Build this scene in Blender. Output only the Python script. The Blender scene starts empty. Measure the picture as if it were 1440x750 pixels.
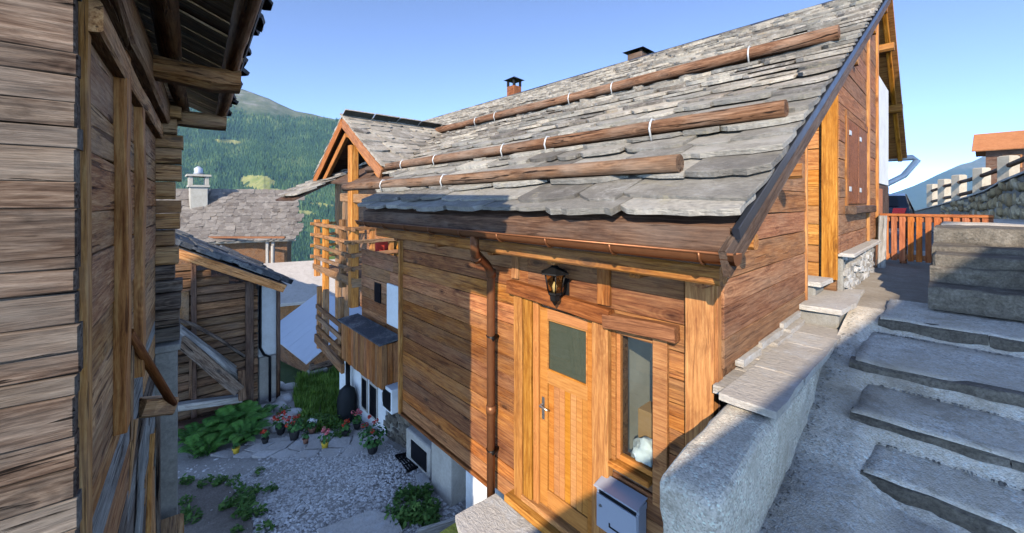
import bpy, bmesh, math, random
from mathutils import Vector, Matrix, noise as mnoise
V = Vector
sc = bpy.context.scene
col = sc.collection

# ------------------------------------------------------------------ camera, sky, sun, exposure
F, CX, HY = 565., 720., 284.                      # focal length, centre and horizon in photo pixels (1440 wide)
CAM = V((1.09, -2.9, 2.95))
FW = V((-.741, .6715, 0)).normalized()
RT = V((FW.y, -FW.x, 0))
cam_d = bpy.data.cameras.new('camera'); cam = bpy.data.objects.new('camera', cam_d); col.objects.link(cam)
cam.location = CAM
cam.rotation_euler = (math.radians(90), 0, math.atan2(-FW.x, FW.y))
cam_d.lens = F / 1440 * 36; cam_d.sensor_width = 36
cam_d.shift_y = -(375 - HY) / 1440
cam_d.clip_start = .05; cam_d.clip_end = 40000
sc.camera = cam

SUN_EL = math.radians(27.5)
SUN_TRAVEL = V((-.50, .866, 0)).normalized()
w = bpy.data.worlds.new('World'); sc.world = w; w.use_nodes = True
wn = w.node_tree; bg = wn.nodes['Background']
sky = wn.nodes.new('ShaderNodeTexSky'); sky.sky_type = 'NISHITA'; sky.sun_disc = False
sky.sun_elevation = SUN_EL
sky.sun_rotation = math.atan2(-SUN_TRAVEL.x, -SUN_TRAVEL.y)
sky.altitude = 4000; sky.air_density = .44; sky.dust_density = .0; sky.ozone_density = 2.8
hsv = wn.nodes.new('ShaderNodeHueSaturation'); hsv.inputs['Saturation'].default_value = .92; hsv.inputs['Hue'].default_value = .500
wn.links.new(sky.outputs[0], hsv.inputs['Color']); wn.links.new(hsv.outputs[0], bg.inputs[0]); bg.inputs[1].default_value = .135
sd = bpy.data.lights.new('sun', 'SUN'); sun = bpy.data.objects.new('sun', sd); col.objects.link(sun)
sd.energy = 2.0; sd.angle = math.radians(.53); sd.color = (1, .91, .78)
sdir = V((SUN_TRAVEL.x * math.cos(SUN_EL), SUN_TRAVEL.y * math.cos(SUN_EL), -math.sin(SUN_EL)))
sun.rotation_euler = sdir.to_track_quat('-Z', 'Y').to_euler()
sun.location = (8, -14, 14)
sc.view_settings.view_transform = 'Standard'; sc.view_settings.look = 'None'
sc.view_settings.exposure = 2.0; sc.view_settings.gamma = 1; sc.view_settings.use_curve_mapping = False
try:
    sc.cycles.use_denoising = True; sc.cycles.denoiser = 'OPENIMAGEDENOISE'
    sc.cycles.max_bounces = 8; sc.cycles.diffuse_bounces = 6; sc.cycles.transparent_max_bounces = 12
    sc.cycles.volume_bounces = 0
    sc.cycles.use_fast_gi = True; sc.cycles.fast_gi_method = 'REPLACE'; sc.cycles.ao_bounces_render = 1
    w.light_settings.distance = .7; w.light_settings.ao_factor = 1.0
except Exception: pass

# photo pixel -> ray, and its meeting with an axis plane / a depth
def ray(u, v): return FW + RT * ((u - CX) / F) + V((0, 0, (HY - v) / F))
def PL(u, v, ax, val):
    r = ray(u, v); return CAM + r * ((val - CAM[ax]) / r[ax])
def PX(u, v, x): return PL(u, v, 0, x)
def PY(u, v, y): return PL(u, v, 1, y)
def PZ(u, v, z): return PL(u, v, 2, z)
def PD(u, v, d): return CAM + ray(u, v) * d
def proj(p):
    q = V(p) - CAM; d = q.dot(FW)
    return (CX + F * q.dot(RT) / d, HY - F * q.z / d, d)

def gz(x):                                        # courtyard height
    if x > -4.6: return -1.1
    if x > -6.0: return -1.1 + (x + 4.6) * .2
    if x > -14: return -1.38 + (x + 6.0) * .115
    return -2.3 + (x + 14) * .16
def PG(u, v):
    z = -1.2
    for _ in range(12):
        p = PZ(u, v, z); z = gz(p.x)
    return PZ(u, v, z)

# ------------------------------------------------------------------ materials
class NT:
    def __init__(s, name):
        s.m = bpy.data.materials.new(name); s.m.use_nodes = True
        s.t = s.m.node_tree; s.n = s.t.nodes
        s.b = s.n['Principled BSDF']; s.o = s.n['Material Output']
    def new(s, typ, **k):
        x = s.n.new('ShaderNode' + typ)
        for a, b in k.items():
            if a in x.inputs.keys(): s.set(x.inputs[a], b)
            else: setattr(x, a, b)
        return x
    def set(s, sock, val):
        if isinstance(val, bpy.types.NodeSocket): s.t.links.new(val, sock)
        else: sock.default_value = val
    def math(s, op, a, b=0., c=None):
        x = s.n.new('ShaderNodeMath'); x.operation = op
        s.set(x.inputs[0], a); s.set(x.inputs[1], b)
        if c is not None: s.set(x.inputs[2], c)
        return x.outputs[0]
    def vmath(s, op, a, b=(0, 0, 0)):
        x = s.n.new('ShaderNodeVectorMath'); x.operation = op
        s.set(x.inputs[0], a); s.set(x.inputs[1], b); return x.outputs[0]
    def mix(s, f, a, b, typ='MIX'):
        x = s.n.new('ShaderNodeMix'); x.data_type = 'RGBA'; x.blend_type = typ
        s.set(x.inputs[0], f); s.set(x.inputs[6], a); s.set(x.inputs[7], b); return x.outputs[2]
    def ramp(s, f, stops):
        x = s.n.new('ShaderNodeValToRGB'); e = x.color_ramp.elements
        while len(e) < len(stops): e.new(.5)
        for i, (p, c) in enumerate(stops):
            e[i].position = p; e[i].color = (*c, 1) if len(c) == 3 else c
        s.set(x.inputs[0], f); return x.outputs[0]
    def mr(s, f, a, b, c=0., d=1.):
        x = s.n.new('ShaderNodeMapRange'); x.clamp = True
        for i, q in enumerate((f, a, b, c, d)): s.set(x.inputs[i], q)
        return x.outputs[0]
    def noise(s, vec, scale, detail=4, rough=.6, dist=0.):
        x = s.new('TexNoise'); s.set(x.inputs['Vector'], vec)
        x.inputs['Scale'].default_value = scale; x.inputs['Detail'].default_value = detail
        x.inputs['Roughness'].default_value = rough; x.inputs['Distortion'].default_value = dist
        return x.outputs[0]
    def voro(s, vec, scale, feat='F1', out=0):
        x = s.new('TexVoronoi'); x.feature = feat; s.set(x.inputs['Vector'], vec)
        x.inputs['Scale'].default_value = scale; return x.outputs[out]
    def bump(s, h, strength=.5, dist=.01, base=None):
        x = s.n.new('ShaderNodeBump'); s.set(x.inputs['Height'], h)
        x.inputs['Strength'].default_value = strength; x.inputs['Distance'].default_value = dist
        if base is not None: s.set(x.inputs['Normal'], base)
        s.t.links.new(x.outputs[0], s.b.inputs['Normal']); return x.outputs[0]
    def done(s, color, rough=.8, spec=.3, metal=0.):
        s.set(s.b.inputs['Base Color'], color if isinstance(color, bpy.types.NodeSocket) else (*color, 1))
        s.set(s.b.inputs['Roughness'], rough); s.b.inputs['Specular IOR Level'].default_value = spec
        s.b.inputs['Metallic'].default_value = metal
        return s.m
    def objco(s, k=37.):
        tc = s.new('TexCoord'); oi = s.new('ObjectInfo')
        r = s.math('MULTIPLY', oi.outputs['Random'], k)
        cv = s.new('CombineXYZ'); s.set(cv.inputs[0], r); s.set(cv.inputs[1], r); s.set(cv.inputs[2], r)
        return s.vmath('ADD', tc.outputs['Object'], cv.outputs[0]), oi.outputs['Random']
    def world(s): return s.new('NewGeometry').outputs['Position']

def wood(name, dark, mid, light, vary=.35, weather=None, wamt=.5, knots=.8, crack=.5, rough=.7, bump=.5, spec=.25, fine=1., blotch=.45):
    s = NT(name); co, rnd = s.objco()
    st = s.vmath('MULTIPLY', co, (1.5, 23, 23))
    A = s.noise(st, 1.1, 6, .68, 1.3)
    B = s.noise(s.vmath('MULTIPLY', co, (4.5, 62 * fine, 62 * fine)), 1., 4, .7)
    g = s.math('ADD', s.math('MULTIPLY', A, .53), s.math('MULTIPLY', B, .47))
    k = s.voro(s.vmath('MULTIPLY', co, (1.9, 4.2, 4.2)), 1.)
    kn = s.mr(s.math('ADD', k, s.math('MULTIPLY', s.math('SUBTRACT', B, .5), .12)), .05, .17, 1, 0)
    halo = s.mr(k, .08, .4, 1, 0)
    g2 = s.math('ADD', g, s.math('MULTIPLY', s.math('MULTIPLY', halo, s.math('SINE', s.math('MULTIPLY', k, 75.))), .05))
    c = s.ramp(g2, [(.36, dark), (.48, mid), (.61, light)])
    c = s.mix(s.math('MULTIPLY', kn, knots), c, (dark[0] * .35, dark[1] * .3, dark[2] * .3, 1))
    sb = s.mr(s.noise(s.vmath('MULTIPLY', co, (1.6, 4., 4.)), 1.7, 6, .72, .5), .50, .66, 0, blotch)
    c = s.mix(sb, c, (dark[0] * .7, dark[1] * .65, dark[2] * .65, 1))
    # piece to piece
    val = s.mr(rnd, 0, 1, 1 - vary, 1 + vary)
    r2 = s.math('FRACT', s.math('MULTIPLY', rnd, 17.31))
    hs = s.new('HueSaturation'); s.set(hs.inputs['Hue'], s.mr(r2, 0, 1, .4955, .5045))
    s.set(hs.inputs['Saturation'], s.mr(s.math('FRACT', s.math('MULTIPLY', rnd, 7.7)), 0, 1, .94, 1.06))
    s.set(hs.inputs['Value'], val); s.set(hs.inputs['Color'], c); c = hs.outputs[0]
    if weather:
        wv = s.math('ADD', s.noise(s.vmath('MULTIPLY', co, (.8, 3, 3)), 1.4, 5, .65), s.math('MULTIPLY', s.math('SUBTRACT', r2, .5), .16))
        f = s.mr(wv, .40, .66, 0, wamt)
        wc = s.mix(B, (weather[0] * .45, weather[1] * .45, weather[2] * .45, 1), (weather[0] * 1.4, weather[1] * 1.4, weather[2] * 1.4, 1))
        c = s.mix(f, c, wc)
    # dry cracks along the grain
    ck = s.mr(s.noise(s.vmath('MULTIPLY', co, (1.3, 26, 26)), 1., 3, .6, .8), .355, .385, 1, 0)
    c = s.mix(s.math('MULTIPLY', ck, crack), c, (dark[0] * .25, dark[1] * .22, dark[2] * .2, 1))
    h = s.math('ADD', s.math('MULTIPLY', g2, 1.), s.math('MULTIPLY', ck, -.8))
    s.bump(h, bump, .012)
    return s.done(c, s.mr(B, .3, .7, rough + .1, rough - .08), spec)

def slate_mat(name, tones, lichen=(.42, .36, .22), lamt=.55, pale=(.44, .41, .36), scale=1.):
    s = NT(name); at = s.new('Attribute', attribute_name='rnd'); r = at.outputs['Fac']
    p = s.world()
    q = p
    n1 = s.noise(q, 5 * scale, 6, .65, .5); n2 = s.noise(q, 26 * scale, 5, .7)
    lay = s.noise(s.vmath('MULTIPLY', p, (3, 7, 14)), 2.6 * scale, 7, .7, 1.4)
    f = s.math('ADD', s.math('MULTIPLY', r, .62), s.math('MULTIPLY', n1, .38))
    c = s.ramp(f, [(.15, tones[0]), (.42, tones[1]), (.62, tones[2]), (.85, tones[3])])
    c = s.mix(s.mr(n2, .3, .7, .0, .55), c, (tones[0][0] * .6, tones[0][1] * .6, tones[0][2] * .6, 1))
    lm = s.math('MULTIPLY', s.mr(s.noise(q, 2.4 * scale, 6, .7, .6), .56, .66, 0, lamt), s.mr(n2, .4, .55))
    c = s.mix(lm, c, (*lichen, 1))
    pm = s.math('MULTIPLY', s.mr(s.noise(s.vmath('ADD', q, (9, 3, 5)), 3.1 * scale, 6, .72, .3), .50, .62, 0, .75), s.mr(n2, .38, .6))
    c = s.mix(pm, c, (*pale, 1))
    h = s.math('ADD', s.math('MULTIPLY', lay, .7), s.math('MULTIPLY', n2, .3))
    s.bump(h, .9, .03)
    return s.done(c, s.mr(n1, .3, .7, .5, .8), .35)

def stone_mat(name, a, b, c3, scale=6., speck=.3, bumpd=.02, use_rnd=False, moss=None):
    s = NT(name); p = s.world()
    n1 = s.noise(p, scale, 7, .68, .3); n2 = s.noise(p, scale * 7, 5, .7)
    n3 = s.noise(p, scale * .22, 4, .6)
    f = s.math('ADD', s.math('MULTIPLY', n1, .6), s.math('MULTIPLY', n3, .4))
    if use_rnd:
        r = s.new('Attribute', attribute_name='rnd').outputs['Fac']
        f = s.math('ADD', s.math('MULTIPLY', f, .5), s.math('MULTIPLY', r, .5))
    c = s.ramp(f, [(.28, a), (.5, b), (.72, c3)])
    c = s.mix(s.mr(n2, .35, .65, speck, 0), c, (a[0] * .35, a[1] * .35, a[2] * .35, 1))
    if moss: c = s.mix(s.mr(s.noise(p, 1.7, 5, .7), .55, .7, 0, .6), c, (*moss, 1))
    s.bump(s.math('ADD', n1, s.math('MULTIPLY', n2, .4)), .8, bumpd)
    return s.done(c, .85, .25)

def concrete_mat(name, base=(.30, .29, .27), amt=1., stain=(.16, .14, .115), lowc=.55):
    s = NT(name); p = s.world()
    vc = s.voro(p, 105, out=1); vd = s.voro(p, 105, out=0)
    v2 = s.voro(p, 48, out=1)
    bw = s.new('SeparateColor'); s.set(bw.inputs[0], vc); g = bw.outputs[0]
    bw2 = s.new('SeparateColor'); s.set(bw2.inputs[0], v2); g2 = bw2.outputs[0]
    n = s.noise(p, 3.2, 7, .7, .3); nb = s.noise(p, .9, 5, .65, .4)
    c = s.ramp(g, [(.05, tuple(x * lowc for x in base)), (.45, base), (.78, tuple(x * 1.1 for x in base)), (.97, tuple(min(.85, x * 1.5) for x in base))])
    c = s.mix(.3 * amt, c, s.ramp(g2, [(.1, tuple(x * .5 for x in base)), (.9, tuple(min(.8, x * 1.5) for x in base))]))
    c = s.mix(s.mr(n, .40, .66, .0, .75), c, (*stain, 1))
    c = s.mix(s.mr(nb, .42, .68, .0, .5), c, (base[0] * .55, base[1] * .5, base[2] * .42, 1))
    br = s.noise(s.vmath('ADD', p, (4, 7, 1)), 1.8, 7, .72, .6)
    c = s.mix(s.mr(br, .54, .68, 0, .6), c, (.26, .20, .135, 1))
    c = s.mix(s.mr(s.noise(p, 9., 6, .75), .56, .66, 0, .55), c, (base[0] * .4, base[1] * .38, base[2] * .34, 1))
    s.bump(s.math('ADD', s.math('MULTIPLY', vd, -.5), s.math('MULTIPLY', n, 1.2)), .6, .010)
    return s.done(c, .9, .2)

def plain(name, c, rough=.6, metal=0., spec=.4, var=.15, scale=9., bumpd=.003):
    s = NT(name); tc = s.new('TexCoord').outputs['Object']
    n = s.noise(tc, scale, 5, .65)
    cc = s.mix(n, tuple(x * (1 - var) for x in c) + (1,), tuple(min(1, x * (1 + var)) for x in c) + (1,))
    if bumpd: s.bump(n, .4, bumpd)
    return s.done(cc, s.mr(n, .3, .7, rough - .07, rough + .07), spec, metal)

def leaf_mat(name, a, b, c3, rough=.5):
    s = NT(name); r = s.new('Attribute', attribute_name='rnd').outputs['Fac']
    c = s.ramp(r, [(0, a), (.5, b), (1, c3)])
    s.done(c, rough, .35)
    tr = s.new('BsdfTranslucent'); s.set(tr.inputs['Color'], c)
    mx = s.new('MixShader'); mx.inputs[0].default_value = .3
    s.t.links.new(s.b.outputs[0], mx.inputs[1]); s.t.links.new(tr.outputs[0], mx.inputs[2])
    s.t.links.new(mx.outputs[0], s.o.inputs[0]); return s.m

def glass_mat(name, tint=(.9, .93, .92), refl=.12):
    s = NT(name); s.n.remove(s.b)
    t = s.new('BsdfTransparent'); t.inputs[0].default_value = (*tint, 1)
    g = s.new('BsdfGlossy'); g.inputs['Roughness'].default_value = .03
    lw = s.new('LayerWeight'); lw.inputs[0].default_value = .5
    fz = s.math('ADD', .04 + refl * .3, s.math('MULTIPLY', s.math('POWER', lw.outputs['Facing'], 5.), .9))
    mx = s.new('MixShader'); s.set(mx.inputs[0], fz)
    s.t.links.new(t.outputs[0], mx.inputs[1]); s.t.links.new(g.outputs[0], mx.inputs[2])
    s.t.links.new(mx.outputs[0], s.o.inputs[0]); return s.m

M = {}
M['plank'] = wood('honey_brown_planks', (.12, .032, .007), (.295, .096, .021), (.45, .18, .045), .34, (.30, .17, .09), .35, .8, .35)
M['frame'] = wood('bright_larch_frame', (.23, .072, .014), (.40, .15, .030), (.54, .24, .06), .18, None, 0, .8, .25, .6)
M['door'] = wood('varnished_door_wood', (.33, .115, .024), (.44, .165, .036), (.52, .215, .052), .05, None, 0, .25, .0, .5, .2, blotch=.12)
M['lintel'] = wood('red_brown_beam', (.10, .028, .009), (.22, .072, .022), (.34, .125, .042), .05, None, 0, .7, .4)
M['gablew'] = wood('gable_planks', (.14, .046, .015), (.28, .105, .034), (.42, .185, .07), .26, (.30, .19, .11), .4, .7, .4)
M['grey'] = wood('weathered_grey_planks', (.026, .014, .008), (.105, .066, .042), (.235, .168, .115), .28, (.27, .225, .18), .6, .95, .95, .8, 1., blotch=.6)
M['warm'] = wood('sun_browned_timber', (.15, .052, .014), (.42, .17, .05), (.62, .32, .12), .25, (.50, .37, .24), .32, .8, .7, .75, .8)
M['soffit'] = wood('pale_soffit_boards', (.28, .125, .045), (.64, .37, .165), (.80, .54, .30), .2, None, 0, .8, .8, .75, .8)
M['greyblue'] = wood('silvered_boards', (.10, .08, .06), (.26, .22, .175), (.44, .39, .33), .2, (.40, .37, .33), .7, .7, .7, .8, .8)
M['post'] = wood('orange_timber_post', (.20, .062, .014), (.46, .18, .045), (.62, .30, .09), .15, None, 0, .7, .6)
M['barn'] = wood('dark_log_wall', (.055, .024, .010), (.16, .075, .032), (.30, .16, .075), .35, (.18, .13, .09), .5, .7, .7, .8, .8)
M['log'] = wood('roof_log', (.06, .026, .012), (.17, .08, .036), (.31, .165, .085), .12, (.30, .225, .165), .6, .8, .95, .8, 1., blotch=.6)
M['fascia'] = wood('brown_fascia', (.045, .02, .011), (.10, .05, .028), (.19, .105, .06), .18, (.19, .14, .105), .5, .5, .4, .6, .5)
M['balc'] = wood('balcony_timber', (.10, .04, .014), (.24, .105, .035), (.38, .19, .075), .25, (.27, .21, .15), .4, .6, .5)
M['rust'] = wood('red_stained_wood', (.22, .055, .015), (.40, .115, .03), (.52, .175, .055), .12, None, 0, .3, .2, .6)
M['dormw'] = wood('stained_bargeboard', (.17, .05, .015), (.34, .115, .033), (.46, .18, .06), .1, None, 0, .3, .2, .6)
M['slate'] = slate_mat('roof_slate', ((.16, .142, .118), (.33, .30, .248), (.51, .46, .375), (.68, .605, .48)))
M['slate_warm'] = slate_mat('sun_bleached_slate', ((.15, .125, .10), (.32, .277, .22), (.51, .443, .35), (.67, .58, .445)), (.50, .33, .16), .5, (.62, .56, .48))
M['slate_dark'] = slate_mat('dark_slate', ((.04, .043, .05), (.085, .088, .095), (.13, .13, .132), (.2, .19, .175)), (.2, .17, .11), .3, (.3, .28, .25))
M['slate_brown'] = slate_mat('brown_grey_slate', ((.12, .10, .085), (.20, .17, .145), (.27, .235, .20), (.35, .30, .25)), (.3, .22, .13), .4, (.38, .34, .29))
M['flag'] = slate_mat('flagstone', ((.48, .41, .33), (.60, .525, .43), (.69, .61, .505), (.76, .675, .56)), (.42, .36, .26), .3, (.66, .64, .60))
M['concrete'] = concrete_mat('exposed_aggregate', (.80, .665, .495), 1., (.58, .475, .345))
M['parapet'] = concrete_mat('rough_parapet_concrete', (.70, .59, .45), .4, (.52, .435, .325))
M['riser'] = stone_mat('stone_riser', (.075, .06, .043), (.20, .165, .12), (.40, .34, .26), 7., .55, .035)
M['coping'] = slate_mat('coping_slab', ((.44, .375, .30), (.56, .48, .385), (.64, .555, .45), (.70, .61, .50)), (.42, .36, .25), .3, (.62, .59, .54))
M['rubble'] = stone_mat('pale_rubble', (.26, .22, .17), (.44, .39, .32), (.60, .56, .50), 9., .4, .02, True)
M['wallstone'] = stone_mat('ochre_wall_stone', (.30, .20, .10), (.48, .35, .19), (.62, .50, .33), 5., .4, .03, True)
M['mortar'] = stone_mat('mortar', (.22, .19, .15), (.30, .27, .22), (.38, .35, .30), 12., .3, .01)
M['plaster'] = stone_mat('white_plaster', (.52, .49, .44), (.66, .64, .60), (.74, .73, .70), 3., .12, .004)
M['greyplaster'] = stone_mat('grey_render', (.28, .245, .20), (.40, .355, .295), (.50, .45, .38), 4., .2, .006)
M['gutter'] = plain('brown_sheet_metal', (.27, .105, .042), .4, .5, .5, .25, 14)
M['flash'] = plain('dark_flashing', (.075, .085, .11), .35, .7, .5, .2, 6)
M['iron'] = plain('black_iron', (.018, .017, .017), .5, .5, .4, .3, 20)
M['steel'] = plain('galvanised_strap', (.62, .62, .60), .45, .4, .5, .15, 20)
M['silver'] = plain('silver_mailbox_paint', (.43, .44, .48), .4, .25, .5, .05, 30, .0008)
M['nickel'] = plain('brushed_handle', (.62, .58, .52), .3, .9, .5, .05, 30, 0)
M['black'] = plain('black_paint', (.012, .012, .014), .35, 0, .5, .2, 10, 0)
M['room'] = plain('dim_room_wall', (.34, .29, .21), .9, 0, .1, .2, 4, 0)
M['recess_sheet'] = plain('olive_recess', (.13, .13, .095), .9, 0, .1, .3, 25, .002)
M['bag'] = plain('white_bag', (.72, .74, .72), .5, 0, .4, .1, 12, .02)
M['card'] = plain('cardboard', (.40, .24, .12), .8, 0, .2, .1, 8)
M['glass'] = glass_mat('window_glass')
M['amber'] = glass_mat('lantern_glass', (.86, .70, .42), .3)
M['tin'] = plain('pale_tin_roof', (.50, .53, .58), .4, .35, .5, .12, 3, .01)
M['pinkroof'] = stone_mat('pale_tile_roof', (.40, .35, .30), (.50, .44, .38), (.58, .52, .46), 6., .25, .02)
M['soil'] = stone_mat('brown_soil', (.16, .12, .085), (.25, .195, .145), (.34, .28, .215), 7., .5, .04)
M['gravelbase'] = stone_mat('gravel_bed', (.37, .315, .25), (.50, .44, .36), (.61, .55, .46), 22., .6, .03)
M['gravel'] = stone_mat('gravel_stones', (.40, .35, .29), (.66, .58, .485), (.84, .77, .67), 12., .2, .006, True)
M['cream'] = stone_mat('cream_render', (.34, .30, .24), (.44, .40, .33), (.52, .48, .41), 5., .2, .006)
M['grit'] = stone_mat('dark_grit', (.24, .20, .15), (.38, .33, .26), (.56, .50, .42), 20., .3, .004, True)
M['pillar'] = stone_mat('stained_pillar', (.20, .175, .14), (.31, .275, .225), (.42, .375, .31), 5., .35, .01)
M['asphalt'] = stone_mat('lane_paving', (.10, .095, .09), (.17, .16, .145), (.24, .225, .20), 5., .4, .01)
M['path'] = stone_mat('landing_paving', (.26, .20, .135), (.40, .325, .235), (.52, .45, .36), 4., .3, .012)
M['turf'] = stone_mat('turf', (.045, .075, .016), (.075, .115, .025), (.12, .15, .04), 6., .4, .03)
M['hill'] = stone_mat('alpine_hillside', (.035, .055, .02), (.055, .08, .028), (.09, .105, .045), .05, .3, 2.)
M['grass'] = leaf_mat('grass_blades', (.10, .20, .02), (.18, .32, .035), (.28, .42, .06))
M['fern'] = leaf_mat('fern_leaf', (.05, .15, .022), (.10, .26, .04), (.18, .36, .06))
M['leaf'] = leaf_mat('geranium_leaf', (.03, .10, .024), (.06, .16, .036), (.11, .24, .055))
M['weed'] = leaf_mat('weed_leaf', (.06, .14, .025), (.10, .21, .035), (.18, .29, .06))
M['red'] = leaf_mat('red_petal', (.42, .015, .012), (.62, .04, .02), (.75, .11, .05))
M['pink'] = leaf_mat('pink_petal', (.60, .06, .10), (.75, .16, .18), (.82, .32, .30))
M['white_petal'] = leaf_mat('white_petal', (.6, .6, .58), (.75, .75, .72), (.8, .8, .78))
M['pot_yellow'] = plain('yellow_pot', (.62, .40, .04), .5)
M['pot_dark'] = plain('dark_pot', (.045, .04, .035), .6)
M['pot_clay'] = plain('clay_pot', (.26, .12, .07), .7)
M['forest'] = None
M['redcloth'] = plain('red_canvas', (.55, .05, .03), .8, 0, .2, .15, 20)
M['orange_tile'] = stone_mat('orange_roof_tiles', (.34, .12, .045), (.48, .19, .075), (.58, .26, .11), 8., .2, .02)
M['carpaint'] = plain('dark_car_paint', (.03, .035, .045), .22, .3, .6, .1, 3, 0)
M['taillight'] = plain('red_lamp_lens', (.62, .02, .015), .2, 0, .6, .2, 20, 0)
M['rubber'] = plain('rubber', (.02, .02, .02), .8, 0, .2)
M['fencepost'] = stone_mat('pale_stone_post', (.34, .28, .20), (.46, .39, .29), (.56, .49, .38), 6., .2, .01)
M['barrel'] = plain('black_barrel', (.02, .022, .022), .45, 0, .5)

# ------------------------------------------------------------------ object helpers
WM = {}
def link(o, parent=None, W=None):
    W = W or Matrix.Identity(4)
    col.objects.link(o); o.matrix_basis = W
    if parent is not None:
        o.parent = parent; o.matrix_parent_inverse = WM[parent.name].inverted()
    WM[o.name] = W.copy(); return o
def tag(o, label=None, cat=None, group=None, kind=None):
    if label: o['label'] = label
    if cat: o['category'] = cat
    if group: o['group'] = group
    if kind: o['kind'] = kind
    return o
def thing(name, loc, label, cat, group=None):
    o = bpy.data.objects.new(name, None); o.empty_display_size = .1
    link(o, None, Matrix.Translation(V(loc))); return tag(o, label, cat, group)
def part_empty(name, parent, loc):
    o = bpy.data.objects.new(name, None); o.empty_display_size = .1
    return link(o, parent, Matrix.Translation(V(loc)))
def mobj(name, verts, faces, mat, parent=None, W=None, rnd=None, smooth=False, mats=None, mi=None):
    me = bpy.data.meshes.new(name); me.from_pydata([tuple(v) for v in verts], [], faces); me.update()
    me.materials.append(M[mat] if isinstance(mat, str) else mat)
    if mats:
        for x in mats: me.materials.append(M[x])
        me.polygons.foreach_set('material_index', mi)
    if rnd is not None:
        a = me.attributes.new('rnd', 'FLOAT', 'FACE')
        a.data.foreach_set('value', rnd if hasattr(rnd, '__len__') else [rnd] * len(faces))
    if smooth: me.polygons.foreach_set('use_smooth', [True] * len(faces))
    o = bpy.data.objects.new(name, me); return link(o, parent, W)
def frame(o, x, n):
    """matrix with local X along x and local Z along n"""
    x = V(x).normalized(); n = V(n).normalized(); y = n.cross(x).normalized(); n = x.cross(y)
    m = Matrix((x, y, n)).transposed().to_4x4(); m.translation = V(o); return m
class Acc:
    """collects geometry for ONE joined piece"""
    def __init__(s): s.v = []; s.f = []; s.r = []
    def add(s, v, f, r=.5):
        b = len(s.v); s.v += [tuple(x) for x in v]; s.f += [tuple(i + b for i in q) for q in f]; s.r += [r] * len(f)
    def obj(s, name, mat, parent=None, smooth=False, W=None): return mobj(name, s.v, s.f, mat, parent, W, s.r, smooth)

def prism_geo(pts2, th, c=.004, back=False, rng=None, inset=None):
    n = len(pts2); cx = sum(p[0] for p in pts2) / n; cy = sum(p[1] for p in pts2) / n
    def ins(p):
        if inset is not None:
            return (cx + (p[0] - cx) * (1 - inset), cy + (p[1] - cy) * (1 - inset))
        return (p[0] + (c if p[0] < cx else -c), p[1] + (c if p[1] < cy else -c))
    a = [(p[0], p[1], 0) for p in pts2]; b = [(p[0], p[1], th - c) for p in pts2]
    t = [(*ins(p), th) for p in pts2]
    v = a + b + t; f = [tuple(range(2 * n, 3 * n))]
    for i in range(n):
        j = (i + 1) % n
        f.append((i, j, n + j, n + i)); f.append((n + i, n + j, 2 * n + j, 2 * n + i))
    if back: f.append(tuple(range(n - 1, -1, -1)))
    return v, f
def prism(name, parent, mat, pts, th, xdir, n, c=.004, back=False, rnd=None, inset=None, W0=None):
    """planar world polygon extruded th along n"""
    W = frame(pts[0], xdir, n); Wi = W.inverted()
    p2 = [(q.x, q.y) for q in (Wi @ V(p) for p in pts)]
    ar = sum(p2[i][0] * p2[(i + 1) % len(p2)][1] - p2[(i + 1) % len(p2)][0] * p2[i][1] for i in range(len(p2)))
    if ar < 0: p2.reverse()
    v, f = prism_geo(p2, th, c, back, inset=inset)
    return mobj(name, v, f, mat, parent, W, rnd)
def beam_geo(L, w, h, jit=.0, seg=3, rng=random, ch=.12):
    a, b = w / 2, h / 2; k = min(w, h) * ch
    ring = [(-a + k, -b), (a - k, -b), (a, -b + k), (a, b - k), (a - k, b), (-a + k, b), (-a, b - k), (-a, -b + k)]
    v = []; f = []
    for i in range(seg + 1):
        ox, oy = rng.uniform(-jit, jit), rng.uniform(-jit, jit); sx = 1 + rng.uniform(-jit, jit) * 4
        for (y, z) in ring: v.append((L * i / seg, y * sx + ox + rng.uniform(-jit, jit) * .5, z * sx + oy + rng.uniform(-jit, jit) * .5))
    for i in range(seg):
        for j in range(8):
            k2 = (j + 1) % 8; f.append((i * 8 + j, i * 8 + k2, i * 8 + 8 + k2, i * 8 + 8 + j))
    f.append(tuple(range(7, -1, -1))); f.append(tuple(seg * 8 + j for j in range(8)))
    return v, [q[::-1] for q in f]
RB = random.Random(11)
def beam(name, parent, mat, a, b, w, h, up=(0, 0, 1), jit=.003, seg=3, ch=.12):
    """timber from a to b: w across, h along up"""
    a, b = V(a), V(b); x = (b - a).normalized(); u = V(up); n = (u - x * u.dot(x)).normalized()
    v, f = beam_geo((b - a).length, w, h, jit, seg, RB, ch)
    return mobj(name, v, f, mat, parent, frame(a, x, n))
def tube_geo(path, rad, ns=10, jit=0, rng=RB, cap=True):
    v = []; f = []; n = len(path); P = [V(p) for p in path]; R = rad if hasattr(rad, '__len__') else [rad] * n
    prev = None
    for i in range(n):
        d = (P[min(i + 1, n - 1)] - P[max(i - 1, 0)]).normalized()
        if prev is None: prev = d.orthogonal().normalized()
        u = (prev - d * prev.dot(d)).normalized(); prev = u; w2 = d.cross(u)
        for j in range(ns):
            t = 2 * math.pi * j / ns; r = R[i] * (1 + rng.uniform(-jit, jit))
            v.append(P[i] + u * math.cos(t) * r + w2 * math.sin(t) * r)
    for i in range(n - 1):
        for j in range(ns):
            k = (j + 1) % ns; f.append((i * ns + j, i * ns + k, i * ns + ns + k, i * ns + ns + j))
    if cap: f.append(tuple(range(ns - 1, -1, -1))); f.append(tuple((n - 1) * ns + j for j in range(ns)))
    return v, f
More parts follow.
